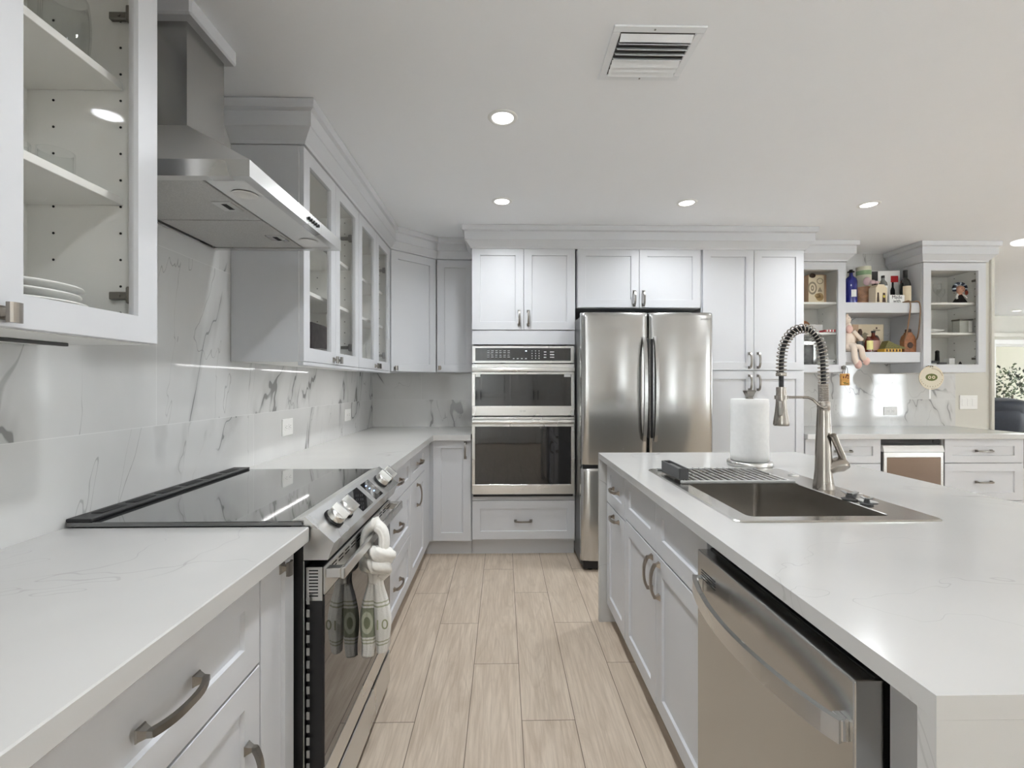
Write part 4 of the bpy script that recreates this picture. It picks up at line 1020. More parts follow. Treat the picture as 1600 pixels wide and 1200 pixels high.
tail(1, (.665, .62, .58, .54, .50, .46, .43, .402), (.008, .010, .016, .021, .024, .024, .023, .022), (.016, .017, .022, .026, .027, .024, .020, .017), 2.2)
b.build('tail', towel_mat(), t_)
b = MB(); text_mesh(b, '10', .046, Matrix.Translation((-.397, TY-.034, .502)) @ Matrix.Rotation(R(12), 4, 'Z') @ FRONT, depth=.0006); b.build('numeral_print', mat('olive_print', (.36, .37, .24), 1), t_)

# ------------------------------------------------------------------ outlets
def outlet(c, w_, h_, normal, label, n=2, switch=0):
    t_ = thing('wall_outlet' if not switch else 'light_switch', label, 'outlet' if not switch else 'light switch', c)
    rot = 0 if normal == 'y' else 90; T = F(*c, rot)     # local -y faces the room
    b = MB(T); b.box(-w_/2, w_/2, -.006, 0, -h_/2, h_/2, .002); b.build('plate', 'white', t_)
    hor = w_ > h_
    if switch:
        for k in range(switch):
            x = (k-(switch-1)/2)*.046; b = MB(T); b.box(x-.016, x+.016, -.0085, -.0055, -.033, .033, .001); b.build('rocker', 'white', t_)
    else:
        for s_ in (-1, 1):
            cx, cz = (s_*.022, 0) if hor else (0, s_*.022)
            b = MB(T); b.box(cx-.016, cx+.016, -.0075, -.0055, cz-.016, cz+.016, .003); o = b.build('socket', 'white', t_)
            b = MB(T)
            for dx, dz in (((-.006, .004), (.006, .004))): 
                q = (cx+dx, cz+dz) if not hor else (cx+dz, cz+dx); b.box(q[0]-.0012 if not hor else q[0]-.004, q[0]+.0012 if not hor else q[0]+.004, -.0078, -.0074, q[1]-.004 if not hor else q[1]-.0012, q[1]+.004 if not hor else q[1]+.0012)
            b.lathe([(.0022, 0), (.0022, .0004)], n=8, M2=Matrix.Translation((cx, -.0074, cz-.008) if not hor else (cx-.008, -.0074, cz)) @ Matrix.Rotation(R(90), 4, 'X'))
            b.build('slots', 'slot', o)
outlet((-1.1448, 2.49, 1.062), .117, .088, 'x', 'white double outlet on the left marble tile nearest the range')
outlet((-1.1448, 3.45, 1.062), .12, .088, 'x', 'white double outlet near the far left corner on the marble')
outlet((3.485, 4.1098, 1.048), .125, .075, 'y', 'white outlet on the tile below the liquor shelves')
outlet((4.21, 4.1198, 1.125), .165, .125, 'y', 'white switch plate right of the tile at the wall end', switch=3)

# ------------------------------------------------------------------ things in the near glass cabinet
def tumbler(c, r0, r1, h, label, group=None, th=.003, name='glass_tumbler', fl=0.0):
    b = MB(); n = 28; prof = [(.0001, .0), (r0, .0), (r0+.002, .004)]
    for k in range(1, 7):
        u = k/6; prof.append((r0+(r1-r0)*u**.7+fl*math.sin(math.pi*u), h*u))
    prof += [(q[0]-th, q[1]) for q in prof[:2:-1]]+[(r0-th, .012), (.0001, .010)]
    b.lathe(prof, c, n, cap=False); return tag(b.build(name, 'clear', loc=c), label, 'glass', group)
sh1, sh2, flo = 2.0102, 1.7352, 1.4032
tumbler((-1.00, 1.085, sh1), .033, .040, .165, 'tall clear glass farthest back on the top shelf of the near cabinet', fl=.006)
tumbler((-1.03, .995, sh1), .033, .040, .165, 'tall clear glass in the middle of the near cabinet top shelf', fl=.006)
tumbler((-1.05, .90, sh1), .033, .040, .16, 'tall clear glass mostly hidden by the near cabinet door stile', fl=.006)
tumbler((-1.0, 1.06, sh2), .030, .033, .075, 'short clear glass jar on the middle shelf of the near cabinet')
tumbler((-1.02, .985, sh2), .026, .029, .06, 'small clear glass on the middle shelf left of the jar')
tumbler((-1.03, 1.115, sh2), .020, .022, .045, 'tiny clear shot glass at the far end of the middle shelf')
b = MB(); b.sphere((-.965, .905, sh2+.012), .012, 12); b.lathe([(.014, 0), (.012, .006), (.006, .01)], (-.965, .905, sh2), 12); b.build
tag(b.build('glass_stopper', 'clear', loc=(-.965, .905, sh2)), 'small round glass stopper at the near end of the middle shelf', 'stopper')
for k in range(5):
    r_ = .120-.003*(k % 2); z = flo+.001+k*.0165; c = (-.994+.002*(k % 2), .965+.006*((k*2) % 3)-.008*k, z)
    b = MB(); b.lathe([(.0001, .001), (r_*.55, .0), (r_*.62, .004), (r_*.93, .016), (r_, .018), (r_*.99, .0215), (r_*.92, .0195), (r_*.6, .0075), (.0001, .005)], c, 44, cap=False)
    names_ = ['bottom', 'second from the bottom', 'middle', 'second from the top', 'top']
    tag(b.build('dinner_plate', 'white', loc=c), 'white dinner plate, %s of the stack in the near cabinet' % names_[k], 'plate', 'dinner plates stacked in the near cabinet')

# far glass cabinets
b = MB(); b.box(-1.09, -.95, 2.33, 2.56, 1.4035, 1.60, .004); tag(b.build('dark_box', mat('dark_patterned_box', (.10, .085, .085), .5, vscale=25, var=.6), loc=(-1.02, 2.45, 1.4035)), 'dark patterned box in the glass cabinet beyond the hood', 'box')
b = MB(); b.box(-.94, -.90, 2.34, 2.45, 1.4035, 1.468, .002); tag(b.build('small_card', mat('grey_card', (.42, .41, .40), .6), loc=(-.92, 2.4, 1.4035)), 'small grey card in front of the dark patterned box', 'card')
t_ = thing('glass_dish', 'clear covered glass dish on the bottom shelf of the second glass door', 'dish', (-1.0, 2.9, 1.4035))
# (stands in the cabinet beside the corner unit)
WM[t_.name] = F(-1.0, 2.9, 1.4035); 
b = MB(); b.lathe([(.0001, .002), (.06, .0), (.085, .03), (.09, .045), (.087, .045), (.082, .03), (.058, .004), (.0001, .005)], (-1.0, 2.9, 1.4035), 28, cap=False); b.build('bowl', 'clear', t_)
b = MB(); b.lathe([(.092, .046), (.07, .066), (.03, .078), (.012, .082), (.014, .095), (.0001, .10)], (-1.0, 2.9, 1.4035), 28, cap=False); b.build('lid', 'clear', t_)
t_ = thing('glass_pitcher', 'clear glass pitcher with a handle near the diagonal corner cabinet', 'pitcher', (-1.0, 3.26, 1.4035))
b = MB(); b.lathe([(.0001, 0), (.05, 0), (.055, .05), (.045, .14), (.05, .17), (.047, .17), (.042, .14), (.051, .05), (.0001, .006)], (-1.0, 3.26, 1.4035), 24, cap=False); b.build('body', 'clear', t_)
b = MB(); b.tube([(-1.0, 3.21, 1.55), (-1.0, 3.165, 1.55), (-1.0, 3.15, 1.51), (-1.0, 3.165, 1.46), (-1.0, 3.205, 1.45)], .006, 8); b.build('handle', 'clear', t_)

# ------------------------------------------------------------------ tea-set cabinet, open shelves, doll cabinet
def boxthing(name, label, cat, x0, x1, y0, y1, z0, z1, m, bev=.002, group=None, rz=0):
    c = ((x0+x1)/2, (y0+y1)/2, z0); t_ = thing(name, label, cat, c, rz, group)
    hw, hd = (x1-x0)/2, (y1-y0)/2
    b = MB(F(*c, rz)); b.box(-hw, hw, -hd, hd, 0, z1-z0, bev); b.build('box', m, t_); return t_, F(*c, rz), hw, hd, z1-z0
def panel(t_, T, name, x0, x1, z0, z1, y, m, th=.0008):
    return MB(T).box(x0, x1, y-th, y, z0, z1).build(name, m, t_)
cream = mat('cream_card', srgb(222, 208, 180), .6); tan = mat('tan_card', srgb(190, 160, 132), .6); brown = mat('dark_brown_print', srgb(70, 50, 40), .6)
S1 = 1.9755
t_, T, hw, hd, hh = boxthing('tea_set_box', 'boxed tea set picture on the top shelf of the cabinet beside the pantry', 'box', 2.60, 2.755, 3.90, 3.99, S1, S1+.245, tan)
WMt = panel(t_, T, 'picture', -hw+.0, hw-.022, .008, hh-.008, -hd-.0001, cream)
b = MB(T)
def disc(b, x, z, r, y, sx=1.0, inner=0.0, n=20):
    vs = [(x+r*sx*math.cos(2*math.pi*k/n), y, z+r*math.sin(2*math.pi*k/n)) for k in range(n)]
    if inner <= 0: b.raw(vs, [tuple(range(n))])
    else:
        vs += [(x+(r*inner)*sx*math.cos(2*math.pi*k/n), y, z+(r*inner)*math.sin(2*math.pi*k/n)) for k in range(n)]
        b.raw(vs, [(k, (k+1) % n, n+(k+1) % n, n+k) for k in range(n)])
disc(b, -.045, .13, .055, -hd-.0016, .7, .7); disc(b, -.045, .13, .025, -hd-.0016, .6, .4); disc(b, .02, .19, .026, -hd-.0016, 1.1, .75)
b.raw([(.0, -hd-.0016, .10), (.04, -hd-.0016, .10), (.02, -hd-.0016, .14)], [(0, 1, 2)])
b.build('drawn_ornament', mat('grey_tan_print', srgb(150, 138, 118), .6), t_, fix=False)
b = MB(T); disc(b, .018, .055, .034, -hd-.0017, 1.0); disc(b, .0, .065, .02, -hd-.0017, 1.3, .6); b.build('drawn_teapot', mat('teapot_print', srgb(176, 148, 104), .6), t_, fix=False)
b = MB(T); disc(b, -.045, .236, .02, -hd-.0018, 1.4); b.build('dark_seal', brown, t_, fix=False)
tag(MB().cyl((2.62, 3.99, 1.722+.06), (2.62, 4.0, 1.722+.06), .058, n=28).build('round_tray', mat('copper_brown', srgb(150, 105, 75), .4, .3), loc=(2.62, 3.99, 1.7225)), 'round copper-brown tray leaning on the middle shelf', 'tray')
boxthing('white_box', 'plain white box on the middle shelf beside the round tray', 'box', 2.64, 2.745, 3.93, 4.0, 1.7225, 1.80, 'white')
t_ = thing('peppermint_dish', 'red and white striped oval dish jutting over the middle shelf edge', 'dish', (2.77, 3.86, 1.7225))
for k in range(10):
    b = MB(); x = 2.688+k*.0125; b.box(x, x+.0125, 3.82, 3.90, 1.7225+.004*abs(k-4.5)/4.5, 1.745-.003*abs(k-4.5)/4.5, .001); b.build('stripe', mat('red_stripe', srgb(170, 50, 55), .4, var=0) if k == 0 else (bpy.data.materials['red_stripe'] if k % 2 == 0 else 'white'), t_)
t_ = thing('picture_frame', 'silver picture frame standing at the bottom of the tea-set cabinet', 'picture frame', (2.62, 3.93, 1.4035))
b = MB(F(2.62, 3.93, 1.4035)); shaker(b, -.075, .075, 0, .255, t=.018, rail=.032, rec=.008); b.build('frame', 'steel_l', t_)
MB(F(2.62, 3.93, 1.4035)).box(-.043, .043, .0065, .0079, .034, .221).build('photo', mat('dark_photo', (.16, .16, .155), .4, vscale=20, var=.6), t_)
t_, T, hw, hd, hh = boxthing('white_card', 'white card with a black dot standing in the tea-set cabinet', 'card', 2.70, 2.80, 3.845, 3.85, 1.4035, 1.495, 'white', .0005)
b = MB(T); disc(b, .03, .075, .005, -hd-.0006); b.build('dot', 'black', t_, fix=False)

Z1 = 1.9682; Z2 = 1.5562
def bottle(name, label, x, y, z, prof, m, lab=None, cap=None, group=None, labm='white', n=24):
    t_ = thing(name, label, 'bottle', (x, y, z), 0, group); b = MB(); b.lathe(prof, (x, y, z), n); b.build('glass', m, t_)
    if cap: b = MB(); b.lathe(cap[0], (x, y, z), 16); b.build('cap', cap[1], t_)
    if lab:
        r_, a, e, w_ = lab; vs = []; k_ = 10
        for i in range(k_+1):
            q = -math.pi/2-.14+w_*(i/k_-.5)
            vs += [(x+r_*math.cos(q), y+r_*math.sin(q), z+a), (x+r_*math.cos(q), y+r_*math.sin(q), z+e)]
        b = MB(); b.raw(vs, [(2*i, 2*i+2, 2*i+3, 2*i+1) for i in range(k_)], True); b.build('label', labm, t_, fix=False)
    return t_
blue = mat('cobalt_glass', srgb(22, 28, 120), .08, spec=.8, coat=.5, var=0); dkg = mat('dark_bottle_glass', (.012, .015, .012), .08, spec=.8, coat=.5, var=0)
amber = mat('amber_glass', srgb(96, 40, 24), .1, spec=.8, coat=.4, var=0); smoke = mat('smoky_clear_bottle', srgb(120, 124, 122), .08, spec=.8, coat=.4, var=0)
bottle('liquor_bottle', 'tall cobalt blue bottle at the left end of the upper open shelf', 2.955, 3.885, Z1, [(.044, 0), (.046, .01), (.046, .19), (.040, .215), (.020, .235), (.014, .245), (.014, .262)], blue, (.0465, .055, .115, .9), ([(.012, .262), (.012, .268), (.026, .268), (.026, .276), (.014, .28), (.014, .29)], 'black'))
t_ = thing('gift_tube', 'tall pale round gift tube with green top and orange base print', 'gift tube', (3.135, 3.975, Z1))
b = MB(); b.lathe([(.055, 0), (.055, .335)], (3.135, 3.975, Z1), 32); tb = b.build('tube', mat('pale_green_tube', srgb(214, 212, 190), .3), t_)
b = MB(); b.lathe([(.0553, .262), (.0553, .300)], (3.135, 3.975, Z1), 32, cap=False); b.build('green_band', mat('green_print', srgb(140, 168, 128), .4, vscale=30, var=.2), tb)
b = MB(); b.lathe([(.0553, .0), (.0553, .16)], (3.135, 3.975, Z1), 32, cap=False); b.build('flower_print', mat('orange_flower_print', srgb(214, 165, 128), .4, vscale=26, var=.5), tb)
t_ = thing('house_box', 'cream house-shaped tequila gift box with two dark windows', 'gift box', (3.165, 3.86, Z1))
b = MB(F(3.158, 3.850, Z1, 14)); b.prism([(-.062, 0), (.062, 0), (.062, .125), (.03, .155), (-.03, .155), (-.062, .125)], -.03, .03, axis='Y'); b.build('box', cream, t_)
T = F(3.158, 3.850, Z1, 14)
for (a, e) in ((-.052, -.024), (.008, .046)): MB(T).prism([(a, .006), (e, .006), (e-.006, .085), (a+.006, .085)], -.0312, -.0302, axis='Y').build('window_cutout', brown, t_)
b = MB(T); disc(b, .027, .055, .012, -.0316); b.build('yellow_seal', mat('yellow_seal', srgb(205, 190, 70), .5), t_, fix=False)
t_ = thing('plush_toy', 'small pink plush animal lying against the gift tube', 'plush toy', (3.13, 3.875, Z1+.15))
b = MB(); b.sphere((3.100, 3.893, Z1+.196), (.03, .022, .036), 14); b.sphere((3.130, 3.870, Z1+.184), (.024, .018, .02), 14); b.sphere((3.158, 3.862, Z1+.180), (.017, .014, .013), 12); b.build('body', mat('pink_plush', srgb(214, 186, 190), 1, sheen=.5), t_)
b = MB(); b.sphere((3.175, 3.856, Z1+.180), .008, 10); b.build('nose', cream, t_)
bottle('liquor_bottle', 'smoky clear bottle with a white label between the house box and the black gift box', 3.243, 3.900, Z1, [(.032, 0), (.034, .01), (.034, .150), (.028, .185), (.014, .205), (.012, .212), (.012, .225)], smoke, (.0345, .01, .155, 2.4), ([(.013, .225), (.013, .245)], 'black'))
t_, T, hw, hd, hh = boxthing('gift_box', 'white and black liquor gift box with a red tag on the upper shelf', 'gift box', 3.20, 3.43, 3.95, 4.04, Z1, Z1+.30, 'white', rz=-6)
panel(t_, T, 'black_side_print', -hw, -hw+.05, .12, hh-.004, -hd-.0002, 'black'); panel(t_, T, 'red_tag', hw-.075, hw-.015, hh-.10, hh-.045, -hd-.0003, mat('red_card', srgb(190, 45, 50), .5, var=0))
for x in (-.01, .055):
    b = MB(T); b.prism([(x-.019, .02), (x+.019, .02), (x+.019, .13), (x+.008, .16), (x+.008, .20), (x-.008, .20), (x-.008, .16), (x-.019, .13)], -hd-.0012, -hd-.0004, axis='Y'); b.build('bottle_print', 'black', t_)
t_ = thing('word_sign', 'small white cut-out word sign at the front edge of the upper shelf', 'sign', (3.31, 3.835, Z1))
b = MB(); b.box(3.245, 3.375, 3.836, 3.842, Z1, Z1+.07, .001); b.build('board', 'white', t_)
b = MB(); text_mesh(b, 'Made', .040, Matrix.Translation((3.31, 3.8355, Z1+.050)) @ FRONT); text_mesh(b, 'with', .036, Matrix.Translation((3.31, 3.8355, Z1+.018)) @ FRONT); b.build('lettering', 'black', t_)
bottle('wine_bottle', 'dark wine bottle with a large cream label at the right of the upper shelf', 3.415, 3.875, Z1, [(.037, 0), (.039, .01), (.039, .165), (.030, .198), (.015, .215), (.014, .27), (.0155, .272), (.0155, .285)], dkg, (.0396, .02, .148, 2.0), ([(.0158, .225), (.0158, .286)], 'black'), labm=cream)
# lower open shelf
t_ = thing('plush_rabbit', 'pale plush rabbit sitting at the left end of the lower shelf, feet over the edge', 'plush toy', (2.90, 3.83, Z2))
pl = mat('cream_plush', srgb(228, 212, 196), 1, vscale=50, sheen=.5); pk = mat('pink_plush_print', srgb(222, 184, 172), 1, vscale=40, var=.2, sheen=.5)
b = MB()
b.sphere((2.885, 3.835, 1.826), (.030, .026, .034), 18); b.sphere((2.885, 3.835, 1.862), (.012, .010, .018), 10)
b.sphere((2.895, 3.84, 1.755), (.030, .03, .055), 18); b.sphere((2.90, 3.835, 1.66), (.045, .04, .07), 18); b.sphere((2.905, 3.825, 1.60), (.055, .042, .044), 18)
b.tube(catmull([(2.925, 3.81, 1.60), (2.955, 3.778, 1.590), (2.968, 3.774, 1.52), (2.985, 3.772, 1.49)], 4), .021, 12); b.tube(catmull([(2.89, 3.80, 1.605), (2.895, 3.775, 1.590), (2.90, 3.768, 1.50), (2.915, 3.766, 1.455)], 4), .022, 12)
b.tube(catmull([(2.91, 3.80, 1.73), (2.945, 3.79, 1.685), (2.975, 3.79, 1.655)], 4), .015, 10)
b.build('body', pl, t_)
b = MB(); b.sphere((2.995, 3.768, 1.478), (.026, .024, .034), 16); b.sphere((2.922, 3.762, 1.452), (.028, .024, .038), 16); b.sphere((2.892, 3.820, 1.745), (.028, .02, .038), 14); b.build('pink_patches', pk, t_)
b = MB(); b.sphere((2.880, 3.808, 1.838), .003, 8); b.sphere((2.898, 3.810, 1.838), .003, 8); b.build('eyes', 'black', t_)
t_, T, hw, hd, hh = boxthing('gift_box', 'beige liquor gift box with a dark round hole on the lower shelf', 'gift box', 3.05, 3.33, 3.995, 4.075, Z2, Z2+.255, cream, rz=0)
panel(t_, T, 'brown_side', -hw, -hw+.055, 0.004, hh-.004, -hd-.0002, tan)
b = MB(T); disc(b, .068, .13, .030, -hd-.0008); b.build('round_hole', 'black', t_, fix=False)
b = MB(T); disc(b, .075, .222, .008, -hd-.0008); text_mesh(b, 'TEQUILA', .016, Matrix.Translation((.075, -hd-.0005, .203)) @ FRONT); b.build('print', brown, t_, fix=False)
b = MB(T); b.prism([(-.062, .0), (.02, .0), (.02, .16), (-.03, .185), (-.062, .16)], -hd-.0016, -hd-.0008, axis='Y'); b.build('arched_print', mat('arched_grey_print', srgb(150, 142, 118), .6), t_)
bottle('liquor_bottle', 'amber round-shouldered bottle with a pink label on the lower shelf', 3.19, 3.938, Z2, [(.046, .0), (.048, .012), (.048, .10), (.042, .125), (.024, .142), (.014, .150), (.013, .175)], amber, (.0485, .02, .105, 1.6), ([(.016, .175), (.016, .19)], 'black'), labm=mat('pink_label', srgb(214, 172, 158), .6))
bottle('liquor_bottle', 'small bottle with a pale yellow oval label at the front of the lower shelf', 3.088, 3.862, Z2, [(.029, 0), (.031, .008), (.031, .085), (.02, .115), (.011, .122), (.011, .135)], amber, (.0316, .022, .098, 1.9), ([(.013, .135), (.013, .15)], cream), labm=mat('yellow_label', srgb(226, 218, 150), .6))
t_ = thing('liquor_bottle', 'dark-capped bottle with a tan band behind the yellow-labelled one', 'bottle', (3.065, 3.925, Z2))
b = MB(); b.lathe([(.024, 0), (.024, .12), (.014, .15), (.012, .165)], (3.065, 3.925, Z2), 20); b.build('glass', smoke, t_)
b = MB(); b.lathe([(.0245, .10), (.0245, .125)], (3.065, 3.925, Z2), 20); b.build('band', tan, t_); b = MB(); b.lathe([(.014, .15), (.016, .18), (.008, .205)], (3.065, 3.925, Z2), 16); b.build('cap', brown, t_)
t_ = thing('striped_pouch', 'folded green and gold striped pouch lying on the lower shelf', 'pouch', (3.28, 3.85, Z2))
b = MB(); b.prism([(3.205, Z2+.028), (3.235, Z2+.095), (3.30, Z2+.065), (3.375, Z2+.04), (3.38, Z2+.028)], 3.835, 3.90, axis='Y'); b.v = [q+Vector((-.02, -.026, 0)) for q in b.v]; b.build('flap', mat('olive_weave', srgb(112, 108, 62), .7, vscale=120, var=.5), t_)
b = MB(); b.box(3.175, 3.325, 3.802, 3.878, Z2, Z2+.028, .003); b.build('base', mat('gold_trim', srgb(205, 160, 60), .4), t_)
b = MB()
for k in range(5): b.box(3.19+k*.027, 3.202+k*.027, 3.8008, 3.8019, Z2+.003, Z2+.023)
b.build('dark_stripes', brown, t_)
# leather-wrapped canteen with its strap going up over the shelf
t_ = thing('canteen', 'carved brown canteen bottle with a strap at the right end of the lower shelf', 'canteen', (3.425, 3.86, Z2))
lea = mat('carved_brown_leather', srgb(150, 98, 62), .55, vscale=45, var=.45)
b = MB(); b.prism([(-.050, 0), (.050, 0), (.052, .10), (.040, .135), (.018, .158), (.018, .168), (-.018, .168), (-.018, .158), (-.040, .135), (-.052, .10)], -.022, .022, axis='Y'); 
b.v = [F(3.425, 3.86, Z2) @ q for q in b.v]; b.build('body', lea, t_)
b = MB(); b.lathe([(.019, .168), (.021, .172), (.021, .192), (.018, .195)], (3.425, 3.86, Z2), 18); b.build('cap', brown, t_)
b = MB(); b.cyl((3.425, 3.8385, Z2+.06), (3.425, 3.833, Z2+.06), .026, .020, 20); b.build('medallion', brown, t_)
strap = mat('tan_leather_strap', srgb(128, 100, 74), .7)
b = MB(); b.sweep(catmull([(3.375, 3.86, Z2+.09), (3.370, 3.815, Z2+.14), (3.376, 3.79, Z2+.30), (3.382, 3.788, Z1-.02), (3.378, 3.798, Z1+.012), (3.36, 3.83, Z1+.006), (3.345, 3.86, Z1+.005)], 4), [(-.0055, -.0015), (.0055, -.0015), (.0055, .0015), (-.0055, .0015)], up=(0, -1, .1)); b.build('strap', strap, t_)
b = MB(); b.sweep(catmull([(3.474, 3.86, Z2+.09), (3.468, 3.815, Z2+.13), (3.466, 3.79, Z2+.30), (3.462, 3.788, Z1-.02), (3.452, 3.798, Z1+.010), (3.42, 3.818, Z1+.007), (3.38, 3.826, Z1+.006)], 4), [(-.0045, -.0015), (.0045, -.0015), (.0045, .0015), (-.0045, .0015)], up=(0, -1, .1)); b.build('strap', strap, t_)
# ornaments hanging from the cabinet door knobs
k1 = MB(TEACAB.F); knob(k1, .52, 1.425); k1.build('knob', 'pull', TEACAB.T); k2 = MB(DOLLCAB.F); knob(k2, .035, 1.425); k2.build('knob', 'pull', DOLLCAB.T)
t_ = thing('hanging_ornament', 'small straw bag ornament with flowers hanging from the tea-set cabinet knob', 'ornament', (2.805, 3.75, 1.36))
b = MB(); b.box(2.768, 2.838, 3.742, 3.765, 1.278, 1.375, .003); b.build('bag', mat('straw_orange', srgb(202, 152, 84), .7, vscale=60, var=.3), t_)
b = MB(); b.tube([(2.782, 3.752, 1.375), (2.790, 3.748, 1.42), (2.804, 3.746, 1.437), (2.820, 3.748, 1.42), (2.826, 3.752, 1.375)], .0022, 6); b.tube([(2.80, 3.752, 1.375), (2.806, 3.748, 1.43)], .002, 6); b.build('cord', 'dgrey', t_)
rr = random.Random(5); b = MB()
for k in range(9): b.sphere((2.783+rr.random()*.042, 3.741, 1.335+rr.random()*.032), (.006, .003, .006), 8)
b.build('flower', mat('deep_brown_flowers', srgb(110, 62, 40), .7), t_)
b = MB()
for k in range(6): b.sphere((2.786+rr.random()*.04, 3.741, 1.290+rr.random()*.014), (.007, .002, .003), 8)
b.build('leaf', mat('leaf_green_print', srgb(96, 108, 46), .7), t_)
t_ = thing('hanging_fan', 'round pale paddle fan with a green emblem hanging from the doll cabinet knob', 'fan', (3.522, 3.75, 1.34))
b = MB(); n = 36; 
vs = [(3.522+.104*math.cos(2*math.pi*k/n), 3.748, 1.342+.088*math.sin(2*math.pi*k/n)) for k in range(n)]+[(3.522+.104*math.cos(2*math.pi*k/n), 3.753, 1.342+.088*math.sin(2*math.pi*k/n)) for k in range(n)]
b.raw(vs, [tuple(range(n))[::-1], tuple(range(n, 2*n))]+[(k, (k+1) % n, n+(k+1) % n, n+k) for k in range(n)]); b.build('disc', mat('pale_fan_paper', srgb(214, 206, 186), .6), t_)
b = MB(); disc(b, 3.522, 1.345, .030, 3.7474, 1.7); b.build('green_emblem', mat('olive_green_print', srgb(98, 104, 44), .6, vscale=60, var=.4), t_, fix=False)
b = MB(); disc(b, 3.506, 1.345, .013, 3.7470, 1.0, .5); disc(b, 3.540, 1.345, .013, 3.7470, 1.0, .5); disc(b, 3.522, 1.342, .098, 3.7474, 1.03, .93, 40); b.build('ring_print', cream, t_, fix=False)
b = MB()
for k in range(24):
    a = math.pi*(.08+.84*k/23) if k < 12 else -math.pi*(.08+.84*(k-12)/11); disc(b, 3.522+.092*math.cos(a), 1.342+.074*math.sin(a), .0035, 3.7472, 1.0, 0, 6)
b.build('border_letters', mat('brown_border_print', srgb(128, 96, 66), .6), t_, fix=False)
b = MB(); b.box(3.505, 3.519, 3.749, 3.753, 1.168, 1.262, .0015); b.build('handle', 'white', t_)
b = MB(); b.tube([(3.510, 3.748, 1.428), (3.512, 3.742, 1.440), (3.530, 3.742, 1.440), (3.532, 3.748, 1.428)], .002, 6); b.build('cord', 'dgrey', t_)

# doll cabinet contents
for k, (x, y, h, lab_) in enumerate(((3.60, 3.92, .11, 'short clear stemmed glass at the left of the doll cabinet top shelf'), (3.665, 3.97, .20, 'tall clear goblet at the back left of the rag doll'), (3.715, 3.90, .17, 'clear goblet in front of the tall one left of the rag doll'), (3.775, 3.93, .13, 'clear stemmed glass closest to the rag doll'))):
    b = MB(); z = 1.9755
    b.lathe([(.0001, 0), (.028, 0), (.026, .003), (.005, .010), (.004, h*.42), (.010, h*.48), (.028, h*.68), (.030, h*.85), (.026, h), (.024, h), (.028, h*.85), (.026, h*.69), (.008, h*.5), (.0001, h*.49)], (x, y, z), 22, cap=False)
    tag(b.build('stem_glass', 'clear', loc=(x, y, z)), lab_, 'glass')
t_ = thing('rag_doll', 'rag doll with a blue and white ribbon headdress on the top shelf', 'doll', (3.890, 3.88, 1.9755))
b = MB(); z = 1.9755; b.lathe([(.05, 0), (.046, .012), (.028, .045), (.018, .07), (.012, .08)], (3.890, 3.88, z), 20); b.build('skirt', mat('black_doll_skirt', srgb(40, 34, 36), .9, vscale=60, var=.5), t_)
b = MB(); b.sphere((3.890, 3.875, z+.118), (.034, .028, .032), 20); b.sphere((3.890, 3.88, z+.075), (.022, .016, .022), 14); b.build('body', mat('doll_skin_cloth', srgb(206, 158, 136), .9), t_)
b = MB()
for s_ in (-1, 1):
    b.tube([(3.890+s_*.016, 3.88, z+.078), (3.890+s_*.038, 3.868, z+.055), (3.890+s_*.042, 3.86, z+.038)], .008, 10)
b.build('sleeve', 'white', t_)
nv = mat('navy_ribbon', srgb(38, 48, 70), .5); wb = mat('pale_blue_ribbon', srgb(188, 200, 212), .5); pkr = mat('rust_ribbon', srgb(158, 78, 62), .6)
for k in range(15):
    a = math.pi*(-.12+1.24*k/14); c = (3.890+.050*math.cos(a), 3.878, z+.128+.043*math.sin(a)); b = MB()
    b.sphere(c, (.017, .012, .012), 8, M2=None); b.build('ribbon_loop', nv if k % 3 != 1 else wb, t_)
b = MB(); b.sphere((3.878, 3.848, z+.120), .003, 8); b.sphere((3.900, 3.848, z+.120), .003, 8); b.sphere((3.890, 3.847, z+.106), (.006, .002, .002), 8); b.build('face', brown, t_)
b = MB(); b.sphere((3.940, 3.87, z+.09), (.012, .01, .02), 10); b.build('braid_ribbon', pkr, t_)
t_ = thing('glass_canister', 'square clear canister with a metal lid on the middle shelf of the doll cabinet', 'canister', (3.918, 3.885, 1.7225))
b = MB(); b.box(3.862, 3.975, 3.85, 3.92, 1.7225, 1.828, .004); b.build('jar', mat('pale_green_glass', (.42, .43, .39), .15, spec=.6), t_); b = MB(); b.box(3.858, 3.979, 3.846, 3.924, 1.828, 1.840, .003); b.build('lid', 'pull', t_)
MB().box(3.937, 3.970, 3.8490, 3.8499, 1.730, 1.822).build('side_label', 'white', t_)
t_ = thing('serving_dish', 'low white serving dish with a spoon on the left of the middle shelf', 'dish', (3.66, 3.92, 1.7225))
b = MB(); b.lathe([(.0001, .002), (.05, 0), (.09, .012), (.10, .026), (.095, .026), (.086, .015), (.0001, .006)], (3.66, 3.92, 1.7225), 30, cap=False); b.build('dish', 'white', t_)
b = MB(); b.tube([(3.575, 3.86, 1.735), (3.60, 3.86, 1.742), (3.655, 3.87, 1.752)], .003, 8); b.build('spoon', 'steel_l', t_)
boxthing('small_carton', 'white carton with a dark top at the lower left of the doll cabinet', 'box', 3.585, 3.665, 3.85, 3.93, 1.4035, 1.465, 'white')
tag(MB().box(3.585, 3.69, 3.85, 3.93, 1.4655, 1.487, .003).build('black_case', 'black', loc=(3.63, 3.89, 1.4655)), 'flat black case lying on the lower left carton', 'case')
t_ = thing('pod_machine_toy', 'small black gadget with a round top standing on the black case', 'gadget', (3.715, 3.90, 1.4035))
b = MB(); b.box(3.69, 3.775, 3.87, 3.94, 1.4035, 1.475, .004); b.build('base', 'dgrey', t_); b = MB(); b.cyl((3.715, 3.90, 1.475), (3.715, 3.90, 1.56), .017, .014); b.sphere((3.715, 3.90, 1.563), .016, 12); b.build('column', 'black', t_)
